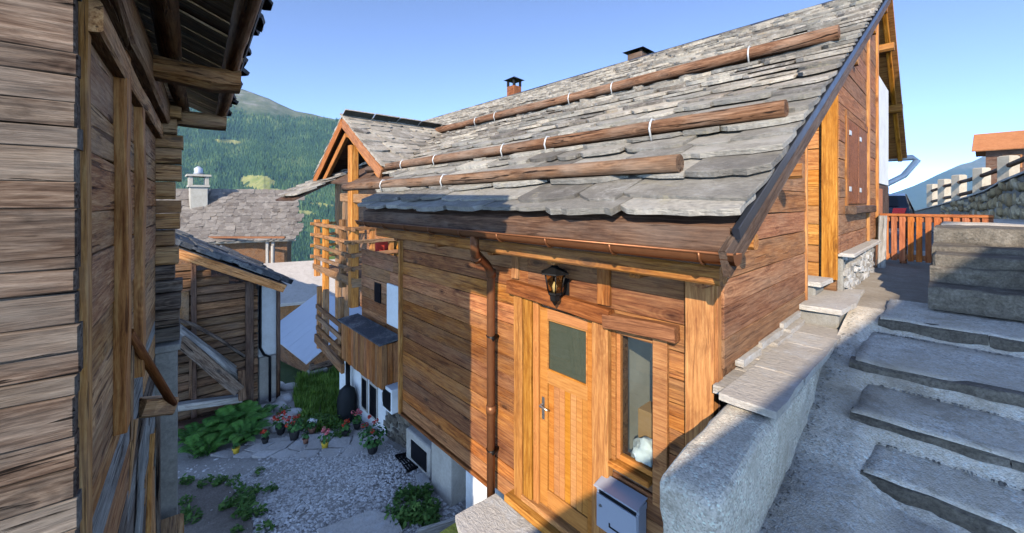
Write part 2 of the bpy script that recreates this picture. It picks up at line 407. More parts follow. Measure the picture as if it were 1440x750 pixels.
def tube(name, parent, mat, path, rad, ns=10, jit=0, smooth=True):
    o = V(path[0]); d = (V(path[-1]) - o).normalized(); W = frame(o, d, d.orthogonal()); Wi = W.inverted()
    v, f = tube_geo([Wi @ V(p) for p in path], rad, ns, jit)
    ob = mobj(name, v, f, mat, parent, W, None, smooth)
    if smooth:
        for p in ob.data.polygons[-2:]: p.use_smooth = False
    return ob
def box_pts(x0, x1, y0, y1, z0, z1):
    v = [(x, y, z) for z in (z0, z1) for y in (y0, y1) for x in (x0, x1)]
    f = [(0, 2, 3, 1), (4, 5, 7, 6), (0, 1, 5, 4), (2, 6, 7, 3), (0, 4, 6, 2), (1, 3, 7, 5)]
    return v, f
def box(name, parent, mat, x0, x1, y0, y1, z0, z1, bev=.006, seg=1, rnd=None):
    me = bpy.data.meshes.new(name); bm = bmesh.new()
    cx, cy, cz = (x0 + x1) / 2, (y0 + y1) / 2, z0
    v, f = box_pts(x0 - cx, x1 - cx, y0 - cy, y1 - cy, 0, z1 - z0)
    vs = [bm.verts.new(q) for q in v]
    for q in f: bm.faces.new([vs[i] for i in q])
    if bev: bmesh.ops.bevel(bm, geom=list(bm.edges), offset=min(bev, .45 * min(x1 - x0, y1 - y0, z1 - z0)), segments=seg, affect='EDGES', profile=.5)
    bmesh.ops.recalc_face_normals(bm, faces=bm.faces); bm.to_mesh(me); bm.free()
    me.materials.append(M[mat])
    if rnd is not None:
        a = me.attributes.new('rnd', 'FLOAT', 'FACE'); a.data.foreach_set('value', [rnd] * len(me.polygons))
    return link(bpy.data.objects.new(name, me), parent, Matrix.Translation((cx, cy, cz)))
def rock_geo(rng, sx, sy, sz, n=2):
    """lumpy low stone, ~20-80 tris"""
    bm = bmesh.new(); bmesh.ops.create_icosphere(bm, subdivisions=n, radius=1)
    o = V((rng.uniform(0, 50), rng.uniform(0, 50), rng.uniform(0, 50)))
    v = []
    for q in bm.verts:
        p = q.co; k = 1 + .35 * mnoise.noise(p * 1.1 + o)
        e = V((math.copysign(abs(p.x) ** .7, p.x), math.copysign(abs(p.y) ** .7, p.y), math.copysign(abs(p.z) ** .7, p.z)))
        v.append(V((e.x * sx * k, e.y * sy * k, e.z * sz * k)))
    f = [tuple(x.index for x in q.verts) for q in bm.faces]; bm.free(); return v, f
def slab_pts(rng, w, d, n=10, j=.07):
    """irregular stone outline, w x d"""
    pts = []
    for (x0, y0, x1, y1, k) in ((-1, -1, 1, -1, 4), (1, -1, 1, 1, 2), (1, 1, -1, 1, 3), (-1, 1, -1, -1, 2)):
        for i in range(k):
            t = i / k; pts.append(((x0 + (x1 - x0) * t) * w / 2 + rng.uniform(-j, j) * w, (y0 + (y1 - y0) * t) * d / 2 + rng.uniform(-j, j) * d))
    return pts

def wall_planks(parent, name, mat, o, u, n, z0, z1, L, hts, rng, excl=(), top=None, left=None, th=.03, split=(1.6, 4.), wob=.004, gap=.005, mats=None):
    """horizontal boards on a wall: o base corner, u along, n outward; excl = (s0, s1, za, zb); top(s) = height limit"""
    u = V(u).normalized(); n = V(n).normalized(); z = z0; i = 0
    while z < z1 - .03:
        h = hts[i % len(hts)] if not callable(hts) else hts(); i += 1
        zt = min(z + h, z1); zm = (z + zt) / 2
        ivs = [(0, L)]
        for (a, b, c, d) in excl:
            if c < zm < d:
                nv = []
                for (p, q) in ivs:
                    if b <= p or a >= q: nv.append((p, q))
                    else:
                        if a > p + .01: nv.append((p, a))
                        if b < q - .01: nv.append((b, q))
                ivs = nv
        segs = []
        for (p, q) in ivs:
            s = p
            while q - s > split[1]:
                e = s + rng.uniform(*split)
                if q - e < .4: break
                segs.append((s, e)); s = e
            segs.append((s, q))
        for (p, q) in segs:
            zb, zc = z + gap / 2, zt - gap / 2; k = max(1, int((q - p) / .55))
            lo = [(p + (q - p) * t / k, zb + rng.uniform(-wob, wob)) for t in range(k + 1)]
            hi = [(p + (q - p) * t / k, zc + rng.uniform(-wob, wob)) for t in range(k + 1)]
            if top:
                # clip against a rising roof line: s where top(s) reaches zb / zc
                def s_at(zz):
                    a, b = p, q
                    if top(a) >= zz: return a
                    if top(b) < zz: return None
                    for _ in range(24):
                        m2 = (a + b) / 2
                        if top(m2) >= zz: b = m2
                        else: a = m2
                    return b
                sb, st = s_at(zb), s_at(zc)
                if sb is None: continue
                if st is None: st = q - .005
                if q - sb < .05: continue
                lo = [(max(s, sb), zz) for s, zz in lo if s > sb + .02]; lo = [(sb, zb)] + lo
                hi = [(max(s, st), zz) for s, zz in hi if s > st + .02]; hi = [(st, zc)] + hi
                if len(lo) < 2 or len(hi) < 2: continue
            pts = lo + hi[::-1]; t2 = th + rng.uniform(-.004, .004)
            W = frame(V(o) + u * p + V((0, 0, z)), u, n)
            flip = (W.to_3x3() @ V((0, 1, 0))).z < 0
            W = frame(V(o) + u * p + V((0, 0, z)), u if not flip else -u, n)
            p2 = [((s - p) * (-1 if flip else 1), zz - z) for s, zz in pts]
            if flip: p2.reverse()
            v, f = prism_geo(p2, t2, .004)
            mobj(name, v, f, rng.choice(mats) if mats else mat, parent, W)
        z = zt

# ================================================================== SETTING: ground, lane, mountains
def lane_z(y):
    pts = ((-40, -3.5), (-6, .75), (-3, .95), (-1, 1.12), (.3, 1.2), (2.2, 1.70), (7, 1.72), (30, 1.5), (120, -3), (200, -20))
    for (a, za), (b, zb) in zip(pts, pts[1:]):
        if y <= b: return za + (zb - za) * max(0, (y - a)) / (b - a)
    return -20
def ground_z(x, y):
    l = gz(max(x, -40)) if x > -40 else gz(-40) + (x + 40) * .3
    if x > -2.45 and -1.6 < y < 4: l = -.42
    t = min(1, max(0, (x - .1) / .16)) if -60 < y < 60 else 1
    r = lane_z(y) - .06
    h = l * (1 - t) + r * t
    d = math.hypot(x, y)
    if y < -30: h = min(h, h + (y + 30) * .1)
    if d > 150: h -= (d - 150) * .35
    return max(h, -560)
def lin(a, b, n): return [a + (b - a) * i / n for i in range(n + 1)]
gx = [-900, -600, -400, -250, -150, -90, -60] + lin(-40, -12, 10) + lin(-11, -.4, 26)[:-1] + [-.4, -.1, .1, .26, .5, .9, 1.6, 3, 5, 8, 12, 20, 40, 80, 160, 400, 900]
gy = [-900, -500, -250, -120, -60, -30, -18, -12, -9] + lin(-7, 5, 24) + [6, 7, 8, 10, 13, 18, 25, 40, 60, 100, 160, 300, 600, 900]
vs = [(x, y, ground_z(x, y)) for y in gy for x in gx]; nx = len(gx)
fs = [(j * nx + i, j * nx + i + 1, (j + 1) * nx + i + 1, (j + 1) * nx + i) for j in range(len(gy) - 1) for i in range(nx - 1)]
tag(mobj('ground', vs, fs, 'turf', smooth=False), kind='structure')

# --- forested mountain across the valley, on a grid of (sideways, depth) seen past the roofs
def sky_line(u):
    pts = ((-700, 140), (0, 95), (200, 88), (335, 122), (372, 137), (415, 157), (440, 161), (470, 169), (560, 190), (760, 215), (1000, 235), (1180, 262))
    for (a, va), (b, vb) in zip(pts, pts[1:]):
        if u <= b: return va + (vb - va) * max(0, u - a) / (b - a)
    return 262
mv = []; NU, ND = 150, 70; D0, D1 = 1150., 3000.
def mount(u, k):
    """k 0..1 from valley to crest; returns a world point"""
    d = D0 + (D1 - D0) * k
    zc = (HY - sky_line(u)) / F * D1
    e = k ** .9
    z = -520 + (zc + 520) * e
    q = RT * ((u - CX) / F * d) + FW * d
    n = mnoise.fractal(V((q.x * .0016, q.y * .0016, 3.1)), 1., 2.1, 5)
    gul = abs(mnoise.noise(V((u * .017, 2.2, d * .0002)))) * 70
    z += n * 95 * (1 - k) ** .4 * min(1, k * 6) - gul * min(1, (1 - k) * 3) + mnoise.noise(V((u * .11, 7.7, 0))) * 14 * k
    return V((CAM.x + q.x, CAM.y + q.y, CAM.z + z))
US = [-700 + 1880 * i / NU for i in range(NU + 1)]
for j in range(ND + 1):
    for u in US: mv.append(mount(u, j / ND))
nb = len(mv)
for u in US:                                       # far side of the crest
    p = mount(u, 1); mv.append(p + FW * 500 + V((0, 0, -420)))
mf = [(j * (NU + 1) + i, j * (NU + 1) + i + 1, (j + 1) * (NU + 1) + i + 1, (j + 1) * (NU + 1) + i) for j in range(ND + 1) for i in range(NU)]
def mount_mat():
    s = NT('mountain_ground'); p = s.world()
    z = s.new('SeparateXYZ'); s.set(z.inputs[0], p); z = z.outputs[2]
    n = s.noise(p, .012, 6, .7); n2 = s.noise(p, .004, 5, .65)
    c = s.ramp(n, [(.3, (.022, .045, .016)), (.55, (.05, .085, .03)), (.75, (.10, .12, .05))])
    alp = s.mr(s.math('ADD', z, s.math('MULTIPLY', s.math('SUBTRACT', n2, .5), 260.)), 560, 680)
    c = s.mix(alp, c, s.ramp(n, [(.3, (.07, .09, .04)), (.5, (.13, .14, .075)), (.68, (.24, .225, .19))]))
    s.bump(n, .6, 12.)
    return s.done(c, .95, .1)
M['mount'] = mount_mat()
tag(mobj('mountain', mv, mf, 'mount', smooth=True), kind='structure')
# meadow clearings: seen at these photo spots
clear = ((362, 257, 26, 9), (322, 201, 20, 4), (372, 268, 30, 4), (420, 300, 26, 4), (455, 290, 22, 3))
def meadow_mat():
    s = NT('mown_meadow'); p = s.world(); n = s.noise(p, .02, 5, .7)
    return s.done(s.ramp(n, [(.3, (.14, .17, .04)), (.6, (.26, .25, .08)), (.8, (.33, .29, .12))]), .95, .1)
M['meadow'] = meadow_mat()
def in_clear(u, v):
    for (a, b, ru, rv) in clear:
        dx, dy = (u - a) / ru, (v - b + (u - a) * -.12) / rv
        if dx * dx + dy * dy < 1 + .35 * mnoise.noise(V((u * .15, v * .3, 1))): return True
    return False
def tree_mat():
    s = NT('spruce_forest'); r = s.new('Attribute', attribute_name='rnd').outputs['Fac']
    n = s.noise(s.world(), .006, 4, .6)
    f = s.math('ADD', s.math('MULTIPLY', r, .42), s.math('MULTIPLY', s.mr(n, .3, .7), .58))
    return s.done(s.ramp(f, [(.12, (.016, .042, .018)), (.5, (.034, .075, .026)), (.72, (.065, .115, .034)), (.9, (.13, .165, .05))]), .9, .1)
M['forest'] = tree_mat()
fr = random.Random(5); A = Acc(); mm = Acc(); nt = 0
for _ in range(62000):
    u = fr.uniform(205, 500); k = fr.random() ** 1.12 * .93 + .06
    p = mount(u, k); pu, pv, pd = proj(p)
    z = p.z + 90 * mnoise.noise(V((p.x * .004, p.y * .004, 8.)))
    if z > 560 + fr.uniform(-60, 60) or pv > 372: continue
    if in_clear(pu, pv): continue
    dens = mnoise.noise(V((p.x * .006, p.y * .006, 2.))) + .5 * mnoise.noise(V((p.x * .02, p.y * .02, 4.)))
    if dens < -.42 and fr.random() < .75: continue
    h = fr.uniform(10, 30); r = h * fr.uniform(.19, .28); a0 = fr.random() * 6; lean = V((fr.uniform(-1, 1), fr.uniform(-1, 1), 0))
    c = [p + V((math.cos(a0 + i * 1.2566) * r, math.sin(a0 + i * 1.2566) * r, h * .05)) for i in range(5)] + [p + V((0, 0, h)) + lean]
    A.add(c, [(i, (i + 1) % 5, 5) for i in range(5)], fr.random()); nt += 1
tag(A.obj('forest', 'forest'), 'dense conifer forest covering the mountainside across the valley', 'forest', kind='stuff')
for (a, b, ru, rv) in clear:                      # the clearings lie on the slope
    for i in range(-12, 12):
        for j in range(-6, 6):
            u0, v0 = a + ru * i / 9, b + rv * j / 4.5 + ru * i / 9 * .12
            if not in_clear(u0, v0): continue
            def on(u, v):
                lo, hi = 0., 1.
                for _ in range(22):
                    k = (lo + hi) / 2; q = mount(u + (u - u) * 0, k)
                    if proj(q)[1] > v: lo = k
                    else: hi = k
                return mount(u, (lo + hi) / 2) + V((0, 0, 3.))
            s1, s2 = ru / 9, rv / 4.5
            mm.add([on(u0, v0 + s1 * 0), on(u0 + s1, v0 + s1 * .12), on(u0 + s1, v0 - s2 + s1 * .12), on(u0, v0 - s2)], [(0, 1, 2, 3)], .5)
tag(mm.obj('meadow', 'meadow'), kind='structure')
# --- far blue mountain beyond the lane
fv = []; FU, FD = 60, 14
def far_line(u):
    pts = ((900, 262), (1180, 296), (1285, 262), (1318, 246), (1345, 234), (1372, 226), (1392, 215), (1412, 203), (1440, 196), (1600, 150), (1900, 120))
    for (a, va), (b, vb) in zip(pts, pts[1:]):
        if u <= b: return va + (vb - va) * max(0, u - a) / (b - a)
    return 120
for j in range(FD + 1):
    k = j / FD; d = 5200 + 2600 * k
    for i in range(FU + 1):
        u = 900 + 1000 * i / FU; zc = (HY - far_line(u)) / F * 7800
        z = -560 + (zc + 560) * k + 120 * mnoise.fractal(V((u * .02, k * 3, 1)), 1, 2, 4) * math.sin(math.pi * k) + 25 * mnoise.noise(V((u * .13, 0, k)))
        fv.append(CAM + RT * ((u - CX) / F * d) + FW * d + V((0, 0, z)))
ff = [(j * (FU + 1) + i, j * (FU + 1) + i + 1, (j + 1) * (FU + 1) + i + 1, (j + 1) * (FU + 1) + i) for j in range(FD) for i in range(FU)]
tag(mobj('mountain', fv, ff, 'mount', smooth=True), kind='structure')

# ================================================================== THE TIMBER CHALET
R = random.Random(3)
EY, EZ, SL = -.48, 2.85, .52                     # eave line and slope of the big roof
RY = 7.5; RZ = EZ + SL * (RY - EY)
def rz(y): return EZ + SL * (y - EY)
VX = .28
ch = thing('timber_chalet', (0, 0, -.3), 'brown timber chalet with stone slab roof, half glazed door and downpipe beside the steps', 'house')

# ---- front wall of the low part
fw = box('front_wall', ch, 'barn', -4.60, -.005, .035, .16, -.28, 2.62, 0)
ROWS = [.19, .17, .21, .18, .2, .22, .17, .19, .2, .18, .21, .2, .19, .18, .2, .2]
wall_planks(fw, 'plank', 'plank', (-4.62, .035, 0), (1, 0, 0), (0, -1, 0), -.28, 2.60, 4.62, ROWS, R,
            excl=((2.56, 3.77, -.4, 2.00), (3.76, 4.26, .70, 1.92), (4.38, 4.63, .3, 2.45), (2.15, 4.7, -.4, -.19)), split=(1.7, 3.1))
beam('corner_board', fw, 'post', (-4.645, -.005, -.30), (-4.645, -.005, 2.55), .05, .09, (0, 1, 0))
beam('bottom_rail', fw, 'lintel', (-4.62, -.004, -.305), (-2.5, -.004, -.305), .05, .04)
# corner post, jambs, lintels
beam('corner_post', fw, 'frame', (-.115, -.01, .55), (-.115, -.01, 2.44), .20, .09, (0, 1, 0), seg=5)
beam('corner_trim', fw, 'frame', (-.012, .02, 1.7), (-.012, .02, 2.5), .035, .10, (0, 1, 0))
beam('jamb', fw, 'frame', (-1.965, -.012, -.19), (-1.965, -.012, 2.03), .125, .09, (0, 1, 0), seg=5)
beam('jamb', fw, 'frame', (-1.835, -.002, -.19), (-1.835, -.002, 1.99), .115, .09, (0, 1, 0), seg=5)
beam('jamb', fw, 'door', (-1.735, .012, -.1), (-1.735, .012, 1.96), .075, .08, (0, 1, 0), seg=4)
beam('post', fw, 'frame', (-.945, -.012, -.1), (-.945, -.012, 1.97), .165, .09, (0, 1, 0), seg=5)
beam('lintel', fw, 'lintel', (-2.10, -.045, 2.055), (-.83, -.045, 1.985), .09, .135, jit=.005, seg=6, ch=.1)
beam('lintel', fw, 'lintel', (-.885, -.05, 1.955), (-.27, -.045, 1.985), .09, .115, jit=.005, seg=4, ch=.1)
beam('upright_board', fw, 'plank', (-.93, -.004, 2.07), (-.93, -.004, 2.5), .13, .035, (0, 1, 0))
beam('upright_board', fw, 'plank', (-2.05, -.004, 2.14), (-2.05, -.004, 2.5), .1, .035, (0, 1, 0))
beam('threshold', fw, 'frame', (-2.08, -.06, -.15), (-.86, -.06, -.15), .16, .07)
beam('threshold', fw, 'frame', (-1.9, -.02, -.085), (-.9, -.02, -.085), .09, .06)
# eave purlin and its brackets
beam('eave_purlin', fw, 'plank', (-4.75, -.30, 2.50), (.14, -.30, 2.50), .12, .12, seg=8)
for x in (-4.3, -3.2, -2.15, -1.3, -.48, -.02):
    beam('bracket', fw, 'plank', (x, .03, 2.425), (x, -.27, 2.43), .09, .07, ch=.15)
# ---- the door
dr = box('door', ch, 'door', -1.70, -1.005, .035, .075, -.05, 1.90, .003)
for a, b, c, d in ((-1.70, -1.60, -.05, 1.90), (-1.115, -1.005, -.05, 1.90), (-1.6, -1.115, 1.80, 1.90), (-1.6, -1.115, 1.17, 1.30), (-1.6, -1.115, -.05, .12)):
    box('door_rail', dr, 'door', a, b, .004, .034, c, d, .004)
xs = lin(-1.598, -1.117, 7)
for a, b in zip(xs, xs[1:]): box('panel_board', dr, 'door', a + .0018, b - .0018, .018, .034, .12, 1.17, .005)
box('recess_sheet', dr, 'recess_sheet', -1.6, -1.115, .0285, .0345, 1.30, 1.80, 0)  # dark olive sheet standing in for the shaded interior behind the glass
mobj('pane', *box_pts(-1.598, -1.117, .018, .022, 1.302, 1.798), 'glass', dr)
for a, b, c, d in ((-1.6, -1.585, 1.3, 1.8), (-1.13, -1.115, 1.3, 1.8), (-1.585, -1.13, 1.3, 1.315), (-1.585, -1.13, 1.785, 1.8)):
    box('glazing_bead', dr, 'frame', a, b, .003, .017, c, d, .002)
hd = box('handle_plate', dr, 'nickel', -1.665, -1.63, -.006, .004, .80, 1.02, .004, 2)
tube('lever', hd, 'nickel', [(-1.648, -.004, .95), (-1.648, -.052, .95), (-1.64, -.058, .95), (-1.535, -.058, .945)], [.011, .011, .011, .009], 8)
# ---- the tall window with its room
wd = part_empty('window', ch, (-.6, 0, .7))
box('frame_stile', wd, 'frame', -.862, -.82, -.004, .06, .74, 1.93, .004)
box('frame_stile', wd, 'door', -.82, -.785, .01, .06, .80, 1.90, .004)
box('frame_stile', wd, 'frame', -.478, -.36, -.022, .06, .62, 1.93, .005)
box('frame_rail', wd, 'door', -.785, -.478, .01, .06, .80, .845, .004)
box('frame_rail', wd, 'door', -.785, -.478, .01, .06, 1.86, 1.90, .004)
box('sill', wd, 'frame', -.87, -.50, -.045, .05, .735, .785, .006)
mobj('pane', *box_pts(-.785, -.478, .03, .034, .845, 1.86), 'glass', wd)
rm = mobj('room', [(-1.0, .065, .5), (0 - .1, .065, .5), (-.1, .9, .5), (-1.0, .9, .5), (-1.0, .065, 2.2), (-.1, .065, 2.2), (-.1, .9, 2.2), (-1.0, .9, 2.2)],
          [(0, 1, 2, 3), (7, 6, 5, 4), (3, 2, 6, 7), (0, 3, 7, 4), (2, 1, 5, 6)], 'room', wd)
cut = [(-1.0, .055, .5), (-.1, .055, .5), (-.1, .055, 2.2), (-1., .055, 2.2)]
v, f = rock_geo(random.Random(4), .13, .09, .12, 4)
v = [q * (1 + .28 * mnoise.fractal(q * 16, 1, 2.2, 4) + (.25 if q.z > .07 and abs(q.x) < .04 else 0)) for q in v]
tag(mobj('plastic_bag', [V((-.60, .15, .86)) + q for q in v], f, 'bag', None, None, None, True), 'crumpled white plastic bag inside the tall window', 'bag')
tag(box('cardboard_box', None, 'card', -.76, -.62, .25, .45, .8, 1.16, .004), 'brown cardboard box standing inside the tall window', 'box')
# opening in the backing wall behind the window
def cutout(o, x0, x1, z0, z1, y0, y1):
    pass
me = fw.data; bm = bmesh.new(); L = [(-4.60, -.80), (-.80, -.46), (-.46, -.005)]
for (a, b), zs in ((L[0], ((-.28, 2.62),)), (L[1], ((-.28, .80), (1.9, 2.62))), (L[2], ((-.28, 2.62),))):
    for z0, z1 in zs:
        q = WM[fw.name].inverted()
        vv, ff2 = box_pts(a, b, .035, .16, z0, z1); bv = [bm.verts.new(q @ V(p)) for p in vv]
        for t in ff2: bm.faces.new([bv[i] for i in t])
bmesh.ops.recalc_face_normals(bm, faces=bm.faces); bm.to_mesh(me); bm.free()

# ---- side wall (gable side) of the low part
sw = mobj('side_wall', [(-.15, 0.05, 1.2), (-.005, .05, 1.2), (-.005, 2.28, 1.2), (-.15, 2.28, 1.2), (-.15, .05, rz(.05) - .25), (-.005, .05, rz(.05) - .25), (-.005, 2.28, rz(2.28) - .25), (-.15, 2.28, rz(2.28) - .25)],
          [(0, 3, 2, 1), (4, 5, 6, 7), (0, 1, 5, 4), (1, 2, 6, 5), (2, 3, 7, 6), (3, 0, 4, 7)], 'barn', ch)
wall_planks(sw, 'plank', 'gablew', (-.005, .03, 0), (0, 1, 0), (1, 0, 0), 1.80, 4.0, 2.22, [.2, .22, .19, .23, .21], R, top=lambda s: rz(s + .03) - .24, split=(1.2, 2.4))
beam('end_board', sw, 'post', (.005, 2.27, 1.78), (.005, 2.27, rz(2.2) - .2), .05, .07, (1, 0, 0))
beam('bracket', sw, 'frame', (-.02, 1.05, 3.2), (.26, 1.05, 3.2), .11, .12, ch=.2)
beam('bracket', sw, 'frame', (-.02, .1, 2.68), (.2, .1, 2.68), .1, .1, ch=.2)
# ---- higher rear body: lit return wall, shuttered gable
GXW = .16
rb = mobj('rear_wall', [(-6, 3.03, 1.0), (GXW, 3.03, 1.0), (GXW, 6.6, 1.0), (-6, 6.6, 1.0), (-6, 3.03, rz(3.03) - .24), (GXW, 3.03, rz(3.03) - .24), (GXW, 6.6, rz(6.6) - .24), (-6, 6.6, rz(6.6) - .24)],
          [(0, 3, 2, 1), (4, 5, 6, 7), (0, 1, 5, 4), (1, 2, 6, 5), (2, 3, 7, 6), (3, 0, 4, 7)], 'barn', ch)
wall_planks(rb, 'plank', 'frame', (-.9, 3.03, 0), (1, 0, 0), (0, -1, 0), 2.0, rz(3) - .24, .90, [.23, .2, .25, .22], R)
beam('corner_post', rb, 'frame', (.105, 2.985, 2.05), (.105, 2.985, rz(3) - .25), .15, .05, (0, 1, 0), seg=4)
wall_planks(rb, 'plank', 'gablew', (GXW, 3.0, 0), (0, 1, 0), (1, 0, 0), 2.35, 6.4, 3.35, [.21, .24, .2, .23, .22], R,
            excl=((.52, 2.05, 2.93, 3.98),), top=lambda s: rz(s + 3.0) - .26, split=(1.5, 2.4))
for y in (5.22, 6.25): beam('corner_board', rb, 'frame', (GXW + .03, y, 2.3), (GXW + .03, y, rz(y) - .3), .1, .06, (1, 0, 0))
for y0, y1 in ((3.5, 4.26), (4.30, 5.06)):
    sh = box('shutter', rb, 'lintel', GXW + .005, GXW + .045, y0, y1, 2.92, 3.98, .005)
    for z in (3.08, 3.78): box('hinge', sh, 'steel', GXW + .046, GXW + .056, y0 + .04, y0 + .16, z, z + .06, .002)
beam('shutter_frame', rb, 'plank', (GXW + .02, 3.44, 2.9), (GXW + .02, 3.44, 4.0), .1, .05, (1, 0, 0))
beam('shutter_frame', rb, 'plank', (GXW + .02, 3.40, 4.03), (GXW + .02, 5.14, 4.03), .05, .1)
beam('window_sill', rb, 'fascia', (GXW + .06, 3.38, 2.85), (GXW + .06, 5.16, 2.85), .16, .1)
for y in (3.9, 5.6, 7.2): beam('purlin_end', rb, 'frame', (-.3, y, rz(y) - .33), (VX - .03, y, rz(y) - .33), .14, .16, ch=.2)
# white plastered end, rear eave soffit
box('plaster_wall', rb, 'plaster', -2.0, GXW - .06, 6.62, 9.2, 3.3, 5.4, .01)
box('timber_wall', rb, 'fascia', -2.0, GXW - .07, 6.63, 9.4, 1.0, 3.29, .01)
box('louvre_shutter', rb, 'rust', GXW - .06, GXW - .02, 6.7, 7.7, 1.9, 3.2, .01)
Bt = Acc()
FS = -.80
def far_z(y): return RZ + FS * (y - RY)
for a, b in ((RY + .03, 11.2),):
    Bt.add([(-18, a, far_z(a) - .05), (VX, a, far_z(a) - .05), (VX, b, far_z(b) - .05), (-18, b, far_z(b) - .05),
            (-18, a, far_z(a) + .06), (VX, a, far_z(a) + .06), (VX, b, far_z(b) + .06), (-18, b, far_z(b) + .06)],
           [(0, 3, 2, 1), (4, 5, 6, 7), (0, 1, 5, 4), (1, 2, 6, 5), (2, 3, 7, 6), (3, 0, 4, 7)])
rs = Bt.obj('rear_slope', 'post', rb)
for xx in (.16, -.12):
    beam('rafter', rs, 'frame', (xx, RY + .2, far_z(RY + .2) - .12), (xx, 11.1, far_z(11.1) - .12), .08, .12)
beam('rear_purlin', rb, 'frame', (-.6, 9.6, far_z(9.6) - .28), (VX + .02, 9.6, far_z(9.6) - .28), .16, .18, ch=.25)
beam('rear_purlin', rb, 'frame', (-.6, 8.3, far_z(8.3) - .26), (VX - .02, 8.3, far_z(8.3) - .26), .16, .16, ch=.25)
ge = tube('rear_gutter', rb, 'steel', [(-3, 11.2, 4.05), (VX + .1, 11.2, 4.05), (VX + .18, 11.2, 3.98), (.22, 11.1, 3.6), (-.1, 10.6, 3.35), (-.3, 10.2, 3.1), (-.3, 10.2, 1.6)], .07, 8)
# stone plinth below the shutters
PLn = Acc(); pr = random.Random(8)
for i in range(110):
    y = pr.uniform(3.2, 5.5); z = pr.uniform(1.86, 2.3); v, f = rock_geo(pr, .05, pr.uniform(.07, .16), pr.uniform(.03, .06), 1)
    PLn.add([V((GXW + .04, y, z)) + q for q in v], f, pr.random())
pb = box('plinth', ch, 'mortar', -.4, GXW + .05, 3.10, 5.6, 1.5, 2.31, .02)
tag(PLn.obj('plinth_stones', 'rubble', pb), kind='stuff')
prism('plinth_slab', pb, 'coping', [(GXW - .1, 3.05, 2.315), (GXW + .16, 3.05, 2.315), (GXW + .15, 5.62, 2.315), (GXW - .1, 5.62, 2.315)], .04, (0, 1, 0), (0, 0, 1), .01, rnd=.6)
beam('drain_board', rb, 'greyblue', (GXW + .1, 6.15, 1.75), (GXW + .12, 6.15, 2.72), .1, .1, (1, 0, 0))

# ---- foundation under the low part
fd = box('foundation', ch, 'plaster', -3.05, -.1, .06, .5, -1.3, -.30, .01)
box('foundation_pier', fd, 'greyplaster', -3.86, -3.36, .05, .6, -1.2, -.285, .02, 2)
box('cellar_back', fd, 'barn', -4.6, -3.0, 1.2, 1.3, -1.4, -.3, 0)
wb = box('well_wall', fd, 'greyplaster', -4.75, -4.0, .12, .3, -1.2, -.62, .03, 2)
box('well_opening', wb, 'black', -4.55, -4.1, .105, .118, -1.0, -.72, .0)
RBW = Acc()
for i in range(90):
    x, z = pr.uniform(-5.9, -4.6), pr.uniform(-1.5, -.25); v, f = rock_geo(pr, pr.uniform(.08, .2), .07, pr.uniform(.04, .09), 1)
    RBW.add([V((x, .33 + (x + 4.6) * -.02, z)) + q for q in v], f, pr.random() * .55)
sbw = box('stone_base', fd, 'mortar', -5.95, -4.55, .34, .7, -1.7, -.2, .01)
tag(RBW.obj('base_stones', 'riser', sbw), kind='stuff')

# ---- the stone slab roof
rf = prism('roof', ch, 'fascia', [(-4.95, EY + .03, EZ - .10), (VX - .03, EY + .03, EZ - .10), (VX - .03, RY, RZ - .10), (-4.95, RY, RZ - .10)], .06, (1, 0, 0), (0, -SL, 1), .002, True)
prism('roof_board', rf, 'fascia', [(-18, 3.0, rz(3.0) - .10), (-4.95, 3.0, rz(3.0) - .10), (-4.95, RY, RZ - .10), (-18, RY, RZ - .10)], .06, (1, 0, 0), (0, -SL, 1), .002, True)
prism('roof_board', rf, 'fascia', [(-11.8, 1.0, rz(1.) - .10), (-4.95, .3, rz(.3) - .10), (-4.95, 3.0, rz(3.0) - .10), (-11.8, 3.0, rz(3.0) - .10)], .055, (1, 0, 0), (0, -SL, 1), .002, True)
prism('roof_board', rf, 'fascia', [(-12.6, -.05, rz(-.05) - .10), (-10.6, -.05, rz(-.05) - .10), (-10.6, 3.0, rz(3.0) - .10), (-12.6, 3.0, rz(3.0) - .10)], .05, (1, 0, 0), (0, -SL, 1), .002, True)
SN = V((0, -SL, 1)).normalized(); SU = V((0, 1, SL)).normalized()
XM = ((-.6, -4.98), (-.22, -5.3), (.57, -6.05), (.87, -7.1), (1.3, -7.85), (4.2, -10.2), (4.21, -18), (9, -18))
def xmin(y):
    for (a, xa), (b, xb) in zip(XM, XM[1:]):
        if y <= b: return xa + (xb - xa) * max(0, y - a) / (b - a)
    return -18
def slate_geo(rng, w, d, th=.03, bowk=1.):
    """one roof slab in its own frame: x across, y up the slope, bottom edge at y=0"""
    k = max(4, int(w / .085)); pts = []
    bow = rng.uniform(.0, .06) * bowk; skew = rng.uniform(-.05, .05) * bowk
    for i in range(k + 1):
        t = i / k; pts.append((-w / 2 + w * t + rng.uniform(-.012, .012), rng.uniform(-.013, .013) + (rng.uniform(.01, .035) if rng.random() < .12 else 0) - bow * math.sin(math.pi * t) + skew * (t - .5) * 2 + (.07 * rng.random() if i in (0, k) else 0)))
    pts += [(w / 2 + rng.uniform(-.015, .01), d * .55), (w / 2 - .01, d), (-w / 2 + .01, d), (-w / 2 + rng.uniform(-.01, .015), d * .55)]
    v, f = prism_geo(pts, th * rng.uniform(.6, 1.4), .004, False, inset=.008)
    return v, f
slates = []
sr = random.Random(21); y = EY - .05; row = 0
